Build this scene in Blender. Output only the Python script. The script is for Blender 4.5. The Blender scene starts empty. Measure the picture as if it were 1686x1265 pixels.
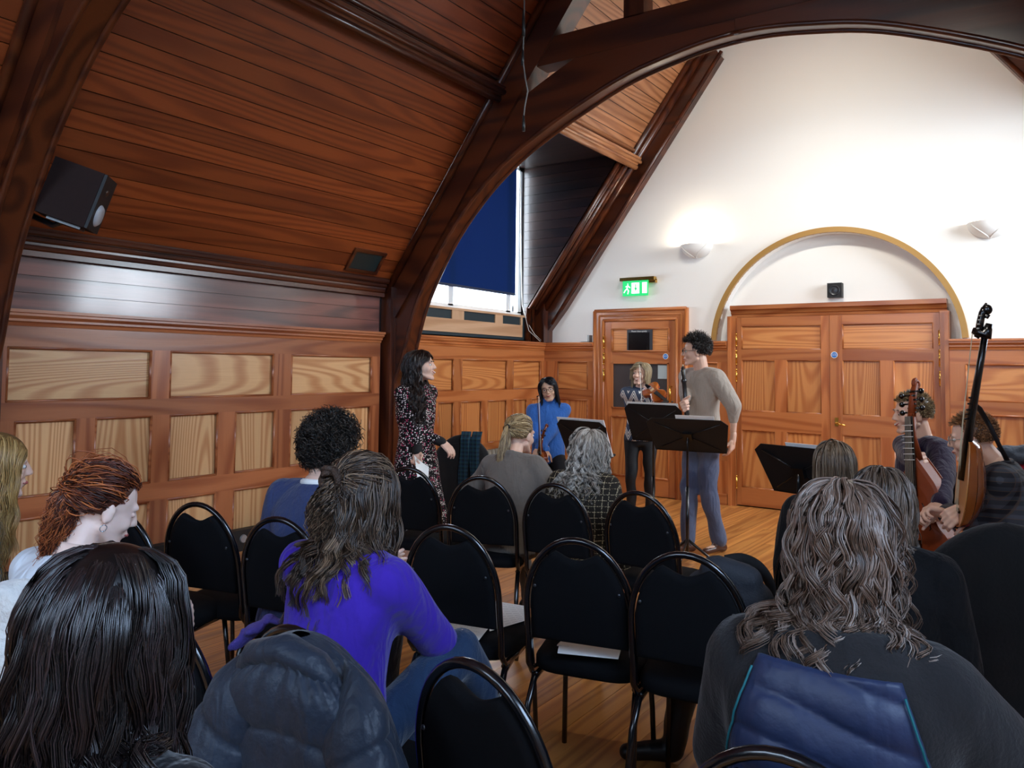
import bpy, math, random
import numpy as np
from mathutils import Vector, Matrix
from mathutils.bvhtree import BVHTree
random.seed(7); RNG = np.random.RandomState(7)
SC = bpy.context.scene; COL = SC.collection
PI = math.pi
# ------------------------------------------------------------------ camera
YAW, PITCH, ROLL, FPX, PPX, PPY = 0.617183548, 0.0509469646, 0.0129073177, 1310.61682, 808.086839, 539.517581
W, H = 1686, 1265
CAM = np.array([5.5, 0.0, 1.5])
def cam_axes():
    cy, sy = math.cos(YAW), math.sin(YAW)
    fwd = np.array([-sy*math.cos(PITCH), cy*math.cos(PITCH), math.sin(PITCH)])
    right = np.array([cy, sy, 0.]); up = np.cross(right, fwd)
    cr, sr = math.cos(ROLL), math.sin(ROLL)
    return cr*right+sr*up, -sr*right+cr*up, fwd
R_, U_, F_ = cam_axes()
cd = bpy.data.cameras.new('camera'); cam = bpy.data.objects.new('camera', cd); COL.objects.link(cam)
m = Matrix.Identity(4)
for i in range(3):
    m[i][0] = R_[i]; m[i][1] = U_[i]; m[i][2] = -F_[i]; m[i][3] = CAM[i]
cam.matrix_world = m
cd.sensor_width = 36; cd.lens = FPX/W*36; cd.clip_start = .05; cd.clip_end = 200
cd.shift_x = (W/2-PPX)/W; cd.shift_y = (PPY-H/2)/W
SC.camera = cam
def at(px, py, ax, v):
    "the point of the plane ax = v seen at a pixel of the photograph"
    d = R_*((px-PPX)/FPX) - U_*((py-PPY)/FPX) + F_
    i = 'XYZ'.index(ax); t = (v-CAM[i])/d[i]
    return Vector(CAM+t*d)
# ------------------------------------------------------------------ world, exposure, lights
SC.view_settings.view_transform = 'Standard'; SC.view_settings.look = 'None'
SC.view_settings.gamma = 1.0; SC.view_settings.use_curve_mapping = False
SC.view_settings.exposure = 0.32
wd = bpy.data.worlds.new('world'); SC.world = wd; wd.use_nodes = True
bg = wd.node_tree.nodes['Background']; bg.inputs[0].default_value = (.72, .86, 1.0, 1); bg.inputs[1].default_value = 4.0
def area(name, loc, direction, sx, sy, power, col=(1, 1, 1), spread=180):
    l = bpy.data.lights.new(name, 'AREA'); l.shape = 'RECTANGLE'; l.size = sx; l.size_y = sy
    l.energy = power; l.color = col; l.spread = math.radians(spread)
    o = bpy.data.objects.new(name, l); COL.objects.link(o); o.location = loc
    o.rotation_euler = Vector(direction).to_track_quat('-Z', 'Y').to_euler(); return o
DAY = (.80, .90, 1.0)
WARM = (1.0, .86, .66)
# daylight entering by the dormer windows
area('daylight_right_dormer', (7.9, 7.4, 3.3), (-1, -.1, -.2), 2.2, 2.2, 300, DAY)
area('daylight_rear_right_dormer', (7.9, .3, 3.3), (-1, .1, -.25), 3.2, 2.2, 220, (.40, .62, 1.0))
area('daylight_left_dormer', (-.7, 7.3, 3.0), (1, 0, -.05), 3.0, 2.6, 420, DAY)
area('daylight_rear_window', (3.6, -3.8, 3.4), (0, 1, -.2), 3.8, 2.4, 110, (.42, .64, 1.0))
# spotlights fixed to the roof truss, turned to the white end wall
def spot(name, loc, target, power, ang, blend, col, r=.06):
    l = bpy.data.lights.new(name, 'SPOT'); l.energy = power; l.spot_size = math.radians(ang); l.spot_blend = blend
    l.color = col; l.shadow_soft_size = r
    o = bpy.data.objects.new(name, l); COL.objects.link(o); o.location = loc
    o.rotation_euler = (Vector(target)-Vector(loc)).to_track_quat('-Z', 'Y').to_euler(); return o
spot('truss_spotlight_light', (3.15, 6.42, 4.62), (2.7, 8.95, 3.7), 62, 110, .9, (1, .95, .84))
spot('truss_spotlight_light', (4.15, 6.42, 4.62), (4.5, 8.95, 3.7), 62, 110, .9, (1, .95, .84))
spot('truss_spotlight_light', (3.65, 6.42, 4.62), (3.5, 8.95, 1.0), 110, 100, .9, (1, .95, .86))
spot('bay_fill_light', (4.9, 2.5, 4.5), (2.9, 6.2, .8), 150, 95, .9, (1, .93, .82))  # unseen fill lamp with no fixture, added to brighten the performers
# ------------------------------------------------------------------ helpers
def lin(c):
    if isinstance(c, str):
        c = [int(c[i:i+2], 16) for i in (0, 2, 4)]
    return tuple([(v/255/12.92 if v/255 <= .04045 else ((v/255+.055)/1.055)**2.4) for v in c[:3]])+(1,)
def tag(o, label=None, cat=None, group=None, kind=None):
    if label: o['label'] = label
    if cat: o['category'] = cat
    if group: o['group'] = group
    if kind: o['kind'] = kind
    return o
def thing(name, label, cat, loc=(0, 0, 0), rz=0., group=None):
    o = bpy.data.objects.new(name, None); COL.objects.link(o)
    o.location = loc; o.rotation_euler = (0, 0, rz); o.empty_display_size = .1
    return tag(o, label, cat, group)
def wmat(o):
    mm = Matrix.Identity(4)
    while o is not None:
        mm = o.matrix_basis @ mm; o = o.parent
    return mm
def copy_tree(o, parent=None):
    c = o.copy(); COL.objects.link(c); c.parent = parent
    for ch in [x for x in KIDS.get(o.name, [])]:
        d = copy_tree(ch, c); KIDS.setdefault(c.name, []).append(d)
    return c
KIDS = {}
def mesh_obj(name, V, Fc, mat, parent=None, smooth=False, world=False, attr=None, kind=None, loc=None):
    me = bpy.data.meshes.new(name)
    V = np.asarray(V, dtype=np.float64).reshape(-1, 3)
    if world and parent is not None:
        mi = np.array(wmat(parent).inverted()); V = V@mi[:3, :3].T+mi[:3, 3]
    if isinstance(Fc, np.ndarray):
        n, k = Fc.shape
        me.vertices.add(len(V)); me.vertices.foreach_set('co', V.astype(np.float32).ravel())
        me.loops.add(n*k); me.loops.foreach_set('vertex_index', Fc.astype(np.int32).ravel())
        me.polygons.add(n); me.polygons.foreach_set('loop_start', np.arange(0, n*k, k, dtype=np.int32))
        me.polygons.foreach_set('loop_total', np.full(n, k, dtype=np.int32))
        me.update(calc_edges=True); me.validate()
    else:
        me.from_pydata([tuple(v) for v in V], [], Fc)
    if smooth: me.polygons.foreach_set('use_smooth', np.ones(len(me.polygons), dtype=bool))
    if attr is not None:
        a = me.attributes.new('tone', 'FLOAT', 'POINT'); a.data.foreach_set('value', np.asarray(attr, dtype=np.float32))
    for mt in (mat if isinstance(mat, (list, tuple)) else [mat]): me.materials.append(mt)
    o = bpy.data.objects.new(name, me); COL.objects.link(o)
    if parent is not None: o.parent = parent; KIDS.setdefault(parent.name, []).append(o)
    if loc is not None: o.location = loc
    if kind: o['kind'] = kind
    return o
def basis(d, hint=(0, 0, 1)):
    d = Vector(d).normalized(); h = Vector(hint)
    if abs(d.dot(h.normalized())) > .98: h = Vector((1, 0, 0)) if abs(d.x) < .9 else Vector((0, 1, 0))
    a = d.cross(h).normalized(); b = a.cross(d).normalized(); return a, b, d     # side, up-ish, along
class MB:
    def __init__(s): s.v = []; s.f = []
    def box(s, x0, x1, y0, y1, z0, z1, M=None):
        b = len(s.v)
        c = [(x0, y0, z0), (x1, y0, z0), (x1, y1, z0), (x0, y1, z0), (x0, y0, z1), (x1, y0, z1), (x1, y1, z1), (x0, y1, z1)]
        if M is not None: c = [tuple(M@Vector(p)) for p in c]
        s.v += c
        s.f += [[b+i for i in q] for q in ((0, 3, 2, 1), (4, 5, 6, 7), (0, 1, 5, 4), (1, 2, 6, 5), (2, 3, 7, 6), (3, 0, 4, 7))]
        return s
    def rings(s, rs, closed=True, cap=True, loop=False):
        "rs: list of rings with equal vertex count"
        n = len(rs[0]); b = len(s.v)
        for r in rs: s.v += [tuple(p) for p in r]
        m_ = len(rs)
        for i in range(m_-(0 if loop else 1)):
            i2 = (i+1) % m_
            for j in range(n if closed else n-1):
                k = (j+1) % n
                s.f.append([b+i*n+j, b+i*n+k, b+i2*n+k, b+i2*n+j])
        if cap and closed and not loop:
            s.f.append([b+j for j in range(n)][::-1]); s.f.append([b+(m_-1)*n+j for j in range(n)])
        return s
    def prism(s, poly, f0, f1):
        "poly 2D points, f0/f1 map (a,b)->3D for the two faces"
        return s.rings([[f0(*p) for p in poly], [f1(*p) for p in poly]])
    def tube(s, pts, r, n=8, closed=False, flat=1.0, hint=(0, 0, 1)):
        pts = [Vector(p) for p in pts]; N = len(pts); rr = r if isinstance(r, (list, tuple)) else [r]*N
        rs = []; prev = None
        for i, p in enumerate(pts):
            if closed: d = pts[(i+1) % N]-pts[i-1]
            else: d = pts[min(i+1, N-1)]-pts[max(i-1, 0)]
            if d.length < 1e-9: d = Vector((0, 0, 1))
            d.normalize()
            if prev is None: a, b_, _ = basis(d, hint)
            else:
                a = prev-d*prev.dot(d); a.normalize(); b_ = a.cross(d).normalized()
            prev = a
            rs.append([p+a*(math.cos(2*PI*k/n)*rr[i])+b_*(math.sin(2*PI*k/n)*rr[i]*flat) for k in range(n)])
        return s.rings(rs, loop=closed)
    def ell(s, c, r, M=None, n=14, m_=9):
        c = Vector(c); r = (r, r, r) if not hasattr(r, '__len__') else r
        rs = []
        for i in range(m_+1):
            t = PI*min(max(i/m_, .02), .98)
            ring = []
            for j in range(n):
                a = 2*PI*j/n; p = Vector((r[0]*math.sin(t)*math.cos(a), r[1]*math.sin(t)*math.sin(a), -r[2]*math.cos(t)))
                if M is not None: p = M@p
                ring.append(c+p)
            rs.append(ring)
        return s.rings(rs)
    def cap(s, A, B, ra, rb, n=12, flat=1.0, hint=(0, 0, 1)):
        "tapered capsule"
        A = Vector(A); B = Vector(B); a, b_, d = basis(B-A, hint) if (B-A).length > 1e-6 else basis((0, 0, 1))
        rs = []
        for t in (-.98, -.8, -.5, 0):
            k = math.sqrt(max(0, 1-t*t)); c = A+d*(ra*t)
            rs.append([c+a*(math.cos(2*PI*j/n)*ra*k)+b_*(math.sin(2*PI*j/n)*ra*k*flat) for j in range(n)])
        for t in (0, .5, .8, .98):
            k = math.sqrt(max(0, 1-t*t)); c = B+d*(rb*t)
            rs.append([c+a*(math.cos(2*PI*j/n)*rb*k)+b_*(math.sin(2*PI*j/n)*rb*k*flat) for j in range(n)])
        return s.rings(rs)
    def loft(s, secs, n=20, power=2.0):
        "secs: (centre, side vector*halfwidth, depth vector*halfdepth)"
        rs = []
        for c, a, b_ in secs:
            c = Vector(c); a = Vector(a); b_ = Vector(b_); ring = []
            for j in range(n):
                t = 2*PI*j/n; ct, st = math.cos(t), math.sin(t)
                e = 2/power; cx = math.copysign(abs(ct)**e, ct); sx = math.copysign(abs(st)**e, st)
                ring.append(c+a*cx+b_*sx)
            rs.append(ring)
        return s.rings(rs)
    def lathe(s, prof, c=(0, 0, 0), n=24, M=None, a0=0., a1=2*PI):
        rs = []
        full = abs(a1-a0-2*PI) < 1e-6
        for k in range(n if full else n+1):
            a = a0+(a1-a0)*k/n; ring = []
            for r, z in prof:
                p = Vector((r*math.cos(a), r*math.sin(a), z)); p = (M@p) if M is not None else p
                ring.append(Vector(c)+p)
            rs.append(ring)
        return s.rings(rs, closed=False, loop=full, cap=False)
    def add(s, V, Fc, M=None):
        b = len(s.v)
        s.v += [tuple(M@Vector(p)) for p in V] if M is not None else [tuple(p) for p in V]
        s.f += [[b+i for i in f] for f in Fc]; return s
    def build(s, name, mat, parent=None, smooth=False, world=False, kind=None, loc=None):
        return mesh_obj(name, s.v, s.f, mat, parent, smooth, world, None, kind, loc)
def remesh(mb, voxel, sm=6, fac=.5, wrinkle=0., k=18., seed=0.):
    me = bpy.data.meshes.new('t'); me.from_pydata(mb.v, [], mb.f)
    o = bpy.data.objects.new('t', me); COL.objects.link(o)
    a = o.modifiers.new('r', 'REMESH'); a.mode = 'VOXEL'; a.voxel_size = voxel; a.adaptivity = 0
    if sm:
        b = o.modifiers.new('s', 'SMOOTH'); b.factor = fac; b.iterations = sm
    dg = bpy.context.evaluated_depsgraph_get(); ev = o.evaluated_get(dg); e = ev.to_mesh()
    V = np.empty(len(e.vertices)*3, dtype=np.float64); e.vertices.foreach_get('co', V); V = V.reshape(-1, 3)
    N = np.empty(len(e.vertices)*3); e.vertices.foreach_get('normal', N); N = N.reshape(-1, 3)
    Fq = np.empty(len(e.polygons)*4, dtype=np.int32)
    if len(e.loops) == len(e.polygons)*4: e.loops.foreach_get('vertex_index', Fq); Fq = Fq.reshape(-1, 4)
    else: Fq = np.array([list(p.vertices)+[p.vertices[-1]]*(4-len(p.vertices)) for p in e.polygons if len(p.vertices) <= 4])
    ev.to_mesh_clear(); bpy.data.objects.remove(o); bpy.data.meshes.remove(me)
    if wrinkle:
        w = np.sin(V@np.array([k*.5, k*.35, k])+seed+1.7*np.sin(V@np.array([k*.6, -k*.5, k*.25])+seed*2)) \
            + .6*np.sin(V@np.array([-k*.8, k*.9, k*.7])+seed*3+1.5*np.sin(V@np.array([k*.3, k*.7, -k*.5])))
        V = V+N*(w*wrinkle)[:, None]
    return V, Fq
def joinq(*parts):
    V = []; Fq = []; b = 0
    for v, f in parts: V.append(v); Fq.append(f+b); b += len(v)
    return np.vstack(V), np.vstack(Fq)
# ------------------------------------------------------------------ materials
MATS = {}
def nmat(name):
    m_ = bpy.data.materials.new(name); m_.use_nodes = True; nt = m_.node_tree
    return m_, nt, nt.nodes['Principled BSDF']
def N_(nt, t, **kw):
    n = nt.nodes.new(t)
    for k, v in kw.items():
        if hasattr(n, k): setattr(n, k, v)
    return n
def plain(name, c, rough=.6, metal=0., spec=.5, bump=0., bscale=200., sheen=0., coat=0., var=.0, vscale=6., fold=0., fscale=14.):
    if name in MATS: return MATS[name]
    m_, nt, p = nmat(name); c = lin(c)
    p.inputs['Base Color'].default_value = c; p.inputs['Roughness'].default_value = rough
    p.inputs['Metallic'].default_value = metal; p.inputs['Specular IOR Level'].default_value = spec
    if sheen: p.inputs['Sheen Weight'].default_value = sheen
    if coat: p.inputs['Coat Weight'].default_value = coat; p.inputs['Coat Roughness'].default_value = .15
    tc = N_(nt, 'ShaderNodeTexCoord')
    if bump:
        no = N_(nt, 'ShaderNodeTexNoise'); no.inputs['Scale'].default_value = bscale; no.inputs['Detail'].default_value = 3
        nt.links.new(tc.outputs['Object'], no.inputs['Vector'])
        b = N_(nt, 'ShaderNodeBump'); b.inputs['Strength'].default_value = bump; b.inputs['Distance'].default_value = .01
        nt.links.new(no.outputs[0], b.inputs['Height']); nt.links.new(b.outputs[0], p.inputs['Normal'])
        if fold:
            mp = N_(nt, 'ShaderNodeMapping'); mp.inputs['Scale'].default_value = (1.6, 1.6, .55); mp.inputs['Rotation'].default_value = (0, .5, 0); nt.links.new(tc.outputs['Object'], mp.inputs['Vector'])
            n3 = N_(nt, 'ShaderNodeTexNoise'); n3.inputs['Scale'].default_value = fscale; n3.inputs['Detail'].default_value = 2; n3.inputs['Distortion'].default_value = 1.2; nt.links.new(mp.outputs[0], n3.inputs['Vector'])
            b3 = N_(nt, 'ShaderNodeBump'); b3.inputs['Strength'].default_value = fold; b3.inputs['Distance'].default_value = .05; nt.links.new(n3.outputs[0], b3.inputs['Height']); nt.links.new(b3.outputs[0], b.inputs['Normal'])
    if var:
        no = N_(nt, 'ShaderNodeTexNoise'); no.inputs['Scale'].default_value = vscale; no.inputs['Detail'].default_value = 5
        nt.links.new(tc.outputs['Object'], no.inputs['Vector'])
        mx = N_(nt, 'ShaderNodeMix', data_type='RGBA'); mx.inputs[6].default_value = tuple(v*(1-var) for v in c[:3])+(1,)
        mx.inputs[7].default_value = tuple(min(1, v*(1+var)) for v in c[:3])+(1,)
        nt.links.new(no.outputs[0], mx.inputs[0]); nt.links.new(mx.outputs[2], p.inputs['Base Color'])
    MATS[name] = m_; return m_
def wood(name, dark, light, axis='X', rough=.32, rings=9., scale=3.2, stretch=.1, tint=.18, coat=.25, bump=.05, sharp=.5, crough=.22):
    "varnished softwood: contour lines of a stretched noise make the cathedral grain"
    if name in MATS: return MATS[name]
    m_, nt, p = nmat(name); L = nt.links.new
    tc = N_(nt, 'ShaderNodeTexCoord'); oi = N_(nt, 'ShaderNodeObjectInfo')
    ad = N_(nt, 'ShaderNodeVectorMath', operation='SCALE'); cx = N_(nt, 'ShaderNodeCombineXYZ')
    L(oi.outputs['Random'], cx.inputs[0]); L(oi.outputs['Random'], cx.inputs[1]); L(oi.outputs['Random'], cx.inputs[2])
    L(cx.outputs[0], ad.inputs[0]); ad.inputs['Scale'].default_value = 37.
    a2 = N_(nt, 'ShaderNodeVectorMath', operation='ADD'); L(tc.outputs['Object'], a2.inputs[0]); L(ad.outputs[0], a2.inputs[1])
    mp = N_(nt, 'ShaderNodeMapping'); sc = [1., 1., 1.]; sc['XYZ'.index(axis)] = stretch; mp.inputs['Scale'].default_value = sc
    L(a2.outputs[0], mp.inputs['Vector'])
    no = N_(nt, 'ShaderNodeTexNoise'); no.inputs['Scale'].default_value = scale; no.inputs['Detail'].default_value = 1.2; no.inputs['Roughness'].default_value = .35
    L(mp.outputs[0], no.inputs['Vector'])
    mu = N_(nt, 'ShaderNodeMath', operation='MULTIPLY'); mu.inputs[1].default_value = rings*2*PI; L(no.outputs[0], mu.inputs[0])
    sn = N_(nt, 'ShaderNodeMath', operation='SINE'); L(mu.outputs[0], sn.inputs[0])
    rp = N_(nt, 'ShaderNodeMapRange'); rp.inputs['From Min'].default_value = -sharp; rp.inputs['From Max'].default_value = 1.; L(sn.outputs[0], rp.inputs['Value'])
    mp2 = N_(nt, 'ShaderNodeMapping'); sc2 = [130.]*3; sc2['XYZ'.index(axis)] = 4.; mp2.inputs['Scale'].default_value = sc2; L(a2.outputs[0], mp2.inputs['Vector'])
    n2 = N_(nt, 'ShaderNodeTexNoise'); n2.inputs['Scale'].default_value = 1.; n2.inputs['Detail'].default_value = 3; L(mp2.outputs[0], n2.inputs['Vector'])
    m2 = N_(nt, 'ShaderNodeMath', operation='MULTIPLY_ADD'); m2.inputs[1].default_value = .5; L(n2.outputs[0], m2.inputs[0])
    m3 = N_(nt, 'ShaderNodeMath', operation='MULTIPLY'); m3.inputs[1].default_value = .75; L(rp.outputs[0], m3.inputs[0]); L(m3.outputs[0], m2.inputs[2])
    m4 = N_(nt, 'ShaderNodeMath', operation='SUBTRACT'); m4.inputs[1].default_value = .12; m4.use_clamp = True; L(m2.outputs[0], m4.inputs[0])
    mx = N_(nt, 'ShaderNodeMix', data_type='RGBA'); mx.inputs[6].default_value = lin(light); mx.inputs[7].default_value = lin(dark); L(m4.outputs[0], mx.inputs[0])
    hs = N_(nt, 'ShaderNodeHueSaturation'); L(mx.outputs[2], hs.inputs['Color'])
    vr = N_(nt, 'ShaderNodeMapRange'); vr.inputs['To Min'].default_value = 1-tint; vr.inputs['To Max'].default_value = 1+tint; L(oi.outputs['Random'], vr.inputs['Value'])
    L(vr.outputs[0], hs.inputs['Value']); L(hs.outputs[0], p.inputs['Base Color'])
    p.inputs['Roughness'].default_value = rough; p.inputs['Coat Weight'].default_value = coat; p.inputs['Coat Roughness'].default_value = crough
    if bump:
        b = N_(nt, 'ShaderNodeBump'); b.inputs['Strength'].default_value = bump; b.inputs['Distance'].default_value = .01; L(m2.outputs[0], b.inputs['Height']); L(b.outputs[0], p.inputs['Normal'])
    MATS[name] = m_; return m_
def wood3(tagname, dark, light, **kw): return {a: wood(tagname+'_'+a, dark, light, axis=a, **kw) for a in 'XYZ'}
PANEL = wood3('pine_panel_sheen', 'B87C4C', 'DEB07C', rough=.34, rings=34, scale=2.2, stretch=.09)  # same pine as the end panels, daylight sheen mixed into the colour
FRAME = wood3('pine_frame', '8A4828', 'B06A40', rough=.32, rings=9, sharp=.3)
ENDP = wood3('pine_panel_end', 'AE6634', 'CF8C50', rough=.34, rings=32, scale=2.2, stretch=.09)
ENDF = wood3('pine_frame_end', '9C5428', 'BC7440', rough=.34, rings=9, sharp=.3)
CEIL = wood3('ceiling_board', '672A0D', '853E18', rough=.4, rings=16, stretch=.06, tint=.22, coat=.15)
CEIL_LIT = wood3('ceiling_board_lit', '8A5432', 'B07850', rough=.4, rings=14, stretch=.06, tint=.15, coat=.1)  # lit copy of the ceiling boards, the light put into the colour
BEAM = wood3('dark_beam', '30120B', '562812', rough=.3, rings=8, scale=2.2, tint=.1, coat=.35)
FRIEZE = wood3('frieze_board', '44201A', '7A4436', rough=.45, rings=6, tint=.15, coat=.9, crough=.13)
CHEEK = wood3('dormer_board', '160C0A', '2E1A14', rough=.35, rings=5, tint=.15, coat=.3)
FLOORW = wood('floor_board', 'AA6A34', 'DA9850', axis='Y', rough=.33, rings=18, scale=3., stretch=.05, tint=.2, coat=.35, bump=.03)
BOXW = wood3('window_box_board', 'B98A62', 'D9B08A', rough=.5, rings=5, tint=.05, coat=.05)
WHITE = plain('wall_plaster', 'F1EFEA', rough=.85, spec=.2, bump=.06, bscale=60)
BLACK = plain('matt_black', '0C0C0E', rough=.55)
BLACKG = plain('satin_black_metal', '0B0B0D', rough=.28, coat=.3)
CHAIRF = plain('black_chair_fabric', '08090D', rough=.9, sheen=.0, spec=.2, bump=.12, bscale=500)
CHAIRM = plain('black_chair_enamel', '0A0C10', rough=.22, coat=.6)
BRASS = plain('polished_brass', 'D9AE55', rough=.22, metal=1.)
GOLDT = plain('gilded_arch_trim', 'AD8446', rough=.4, metal=.25)
PAPER = plain('white_paper', 'F4F4F0', rough=.7)
# ------------------------------------------------------------------ the room
XR, YB, YE = 7.1, -3.0, 8.95          # right wall, rear wall, end wall; left wall is x = 0
ZT = 5.36                              # flat ceiling
SL = math.tan(math.radians(54.2)); X0, Z0 = 0.0, 2.22
XT = X0+(ZT-Z0)/SL
def struct(o): o['kind'] = 'structure'; return o
# floor: boards along Y
fl = struct(MB().box(-.3, XR+.3, YB-.1, YE+.5, -.12, -.022).build('floor', plain('floor_gap', '2A1608', rough=.8)))
bw = .1; nb = int(XR/bw); cnt = 0
far_mb = MB()
for i in range(nb):
    y = YE+.1-random.random()*1.8*((i % 3)+1)/3; y1 = YE+.1
    while y1 > YB:
        y0 = max(y, YB)
        x0 = i*bw+.001; x1 = (i+1)*bw-.001
        dz = random.uniform(-.0008, .0008)
        if y1 > 2.0 and cnt < 296:
            MB().box(x0, x1, y0+.001, y1-.001, -.024, dz).build('floor_board', FLOORW, fl); cnt += 1
        else: far_mb.box(x0, x1, y0+.001, y1-.001, -.024, dz)
        y1 = y0; y = y1-random.uniform(1.6, 3.2)
far_mb.build('floor_boards', FLOORW, fl, kind='stuff')
# shell walls (thick, outside of the panelling)
wl = MB()
wl.box(-.2, 0, YB, 6.3, 0, 2.3); wl.box(-.2, 0, 6.3, 8.5, 0, 1.86); wl.box(-.2, 0, 8.5, YE, 0, 2.3)
WL = struct(wl.build('wall_left', CHEEK['Y']))
we = MB()
AC, AZ, AR = 3.55, 1.77, 1.22          # door arch: centre x, springing z, radius
# white end wall with an arched recess over the double door, built as columns
def arch_z(x):
    d = abs(x-AC)
    return AZ+math.sqrt(max(AR*AR-d*d, 0)) if d < AR else 0
xs = [AC+AR*math.sin(-PI/2+PI*k/48) for k in range(49)]
def front(a, b): return (a, YE, b)
def backp(a, b): return (a, YE+.32, b)
wallpoly_l = [(-.2, 0), (AC-AR, 0), (AC-AR, 6.2), (-.2, 6.2)]
we.prism(wallpoly_l, front, backp); we.prism([(AC+AR, 0), (XR+.2, 0), (XR+.2, 6.2), (AC+AR, 6.2)], front, backp)
for k in range(48):
    a, b = xs[k], xs[k+1]
    we.prism([(a, max(arch_z(a), AZ)), (b, max(arch_z(b), AZ)), (b, 6.2), (a, 6.2)], front, backp)
WE = struct(we.build('wall_end', WHITE))
struct(MB().box(AC-AR-.1, AC+AR+.1, YE+.14, YE+.3, 0, 3.2).build('wall_recess', WHITE))
wr = MB(); wr.box(XR, XR+.2, YB, -1.2, 0, 2.3); wr.box(XR, XR+.2, -1.2, 1.8, 0, 2.3); wr.box(XR, XR+.2, 1.8, YE, 0, 2.2)
WR = struct(wr.build('wall_right', WHITE))
struct(MB().box(-.2, XR+.2, YB-.2, YB, 0, 2.3).box(-.2, 1.8, YB-.2, YB, 2.3, 5.6).box(5.4, XR+.2, YB-.2, YB, 2.3, 5.6).box(1.8, 5.4, YB-.2, YB, 4.1, 5.6).build('wall_rear', WHITE))
# ceiling slopes
n_l = Vector((-math.sin(math.radians(54.2)), 0, math.cos(math.radians(54.2))))   # outward normal of the left slope
sd = Vector((math.cos(math.radians(54.2)), 0, math.sin(math.radians(54.2))))
SLEN = (ZT-Z0)/sd.z
def sp(s_, y, d=0., right=False):
    "point on the slope: s along it from the eaves, y, d outward"
    p = Vector((X0, y, Z0))+sd*s_+n_l*d
    return Vector((XR-p.x, p.y, p.z)) if right else p
cm = MB()
def slab(mb, s0, s1, y0, y1, d0, d1, right=False):
    q = [sp(s0, y0, d0, right), sp(s1, y0, d0, right), sp(s1, y1, d0, right), sp(s0, y1, d0, right),
         sp(s0, y0, d1, right), sp(s1, y0, d1, right), sp(s1, y1, d1, right), sp(s0, y1, d1, right)]
    b = len(mb.v); mb.v += [tuple(p) for p in q]
    mb.f += [[b+i for i in f] for f in ((0, 3, 2, 1), (4, 5, 6, 7), (0, 1, 5, 4), (1, 2, 6, 5), (2, 3, 7, 6), (3, 0, 4, 7))]
SP = 2.28                                # purlin position along the slope
for right in (False, True):
    bays = [(YB, 6.3), (8.5, YE+.3)] if not right else [(YB, -1.2), (1.8, 6.3), (8.5, YE+.3)]
    for y0, y1 in bays: slab(cm, -.15, SP, y0, y1, .02, .14, right)
    slab(cm, SP, SLEN+.1, YB, YE+.3, .02, .14, right)
cm.box(XT-.1, XR-XT+.1, YB, YE+.3, ZT+.02, ZT+.15)
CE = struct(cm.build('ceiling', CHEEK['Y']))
BWd = .13
def board(name, s0, s1, y0, y1, mat, right=False, mb=None):
    b = mb or MB(); slab(b, s0+.0035, s1-.0035, y0, y1, 0, .02, right)
    if mb is None: b.build(name, mat, CE)
nB = 0
rb = MB(); ub = MB()
for k in range(int(SLEN/BWd)+1):
    s0 = k*BWd; s1 = min(s0+BWd, SLEN)
    mid = (s0+s1)/2
    low = mid < SP
    for (y0, y1) in [(YB, 2.06), (2.24, 5.86)]: board('ceiling_board', s0, s1, y0, y1, CEIL['Y']); nB += 1
    if low: board('ceiling_board', s0, s1, 8.5, 8.72, CEIL['Y'])
    else: board('ceiling_board', s0, s1, 6.12, 8.72, CEIL_LIT['Y'])
    if not low:
        board('', s0, s1, YB, YE, None, True, rb)
    else:
        for (y0, y1) in [(YB, -1.2), (1.8, 6.3), (8.5, YE)]: board('', s0, s1, y0, y1, None, True, rb)
rb.build('ceiling_boards', CEIL['Y'], CE, kind='stuff')
x = XT
while x < XR-XT:
    ub.box(x+.002, min(x+BWd, XR-XT)-.002, YB, YE, ZT, ZT+.02); x += BWd
ub.build('flat_ceiling_boards', CEIL_LIT['Y'], CE, kind='stuff')
# dormers: left one at the end bay, right ones for the daylight
def dormer(y0, y1, right, nm):
    mb = MB(); zt = sp(SP, 0).z; xo = sp(SP, 0).x
    def X(x): return XR-x if right else x
    def bx(x0, x1, *a): a0, a1 = sorted((X(x0), X(x1))); mb.box(a0, a1, *a)
    bx(-.2, xo+.02, y0, y1, zt, zt+.1)                        # dormer roof
    for yy, s in ((y0, -1), (y1, 1)):                          # cheeks
        ya, yb = sorted((yy, yy+s*.1))
        pl = [(X(-.2), 1.86 if not right else 2.2), (X(0), 1.86 if not right else 2.2), (X(0), Z0), (X(xo), zt), (X(-.2), zt)]
        mb.prism(pl, lambda a, b: (a, ya, b), lambda a, b: (a, yb, b))
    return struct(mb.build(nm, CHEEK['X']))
DL = dormer(6.3, 8.5, False, 'trim_1')
DR = dormer(6.3, 8.5, True, 'trim_2'); DR2 = dormer(-1.2, 1.8, True, 'trim_3')
# boards of the visible cheek
zt = sp(SP, 0).z
z = 1.87
while z < zt-.01:
    z1 = min(z+.115, zt)
    xa = max((z-Z0)/SL, 0)+.0; xb = max((z1-Z0)/SL, 0)
    MB().prism([(-.02, z+.0015), (.0+xa+.0, z+.0015), (xb, z1-.0015), (-.02, z1-.0015)] if xb > .02 else [(-.02, z+.0015), (.03, z+.0015), (.03, z1-.0015), (-.02, z1-.0015)],
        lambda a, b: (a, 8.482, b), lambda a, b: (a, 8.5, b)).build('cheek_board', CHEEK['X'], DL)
    z = z1
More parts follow.
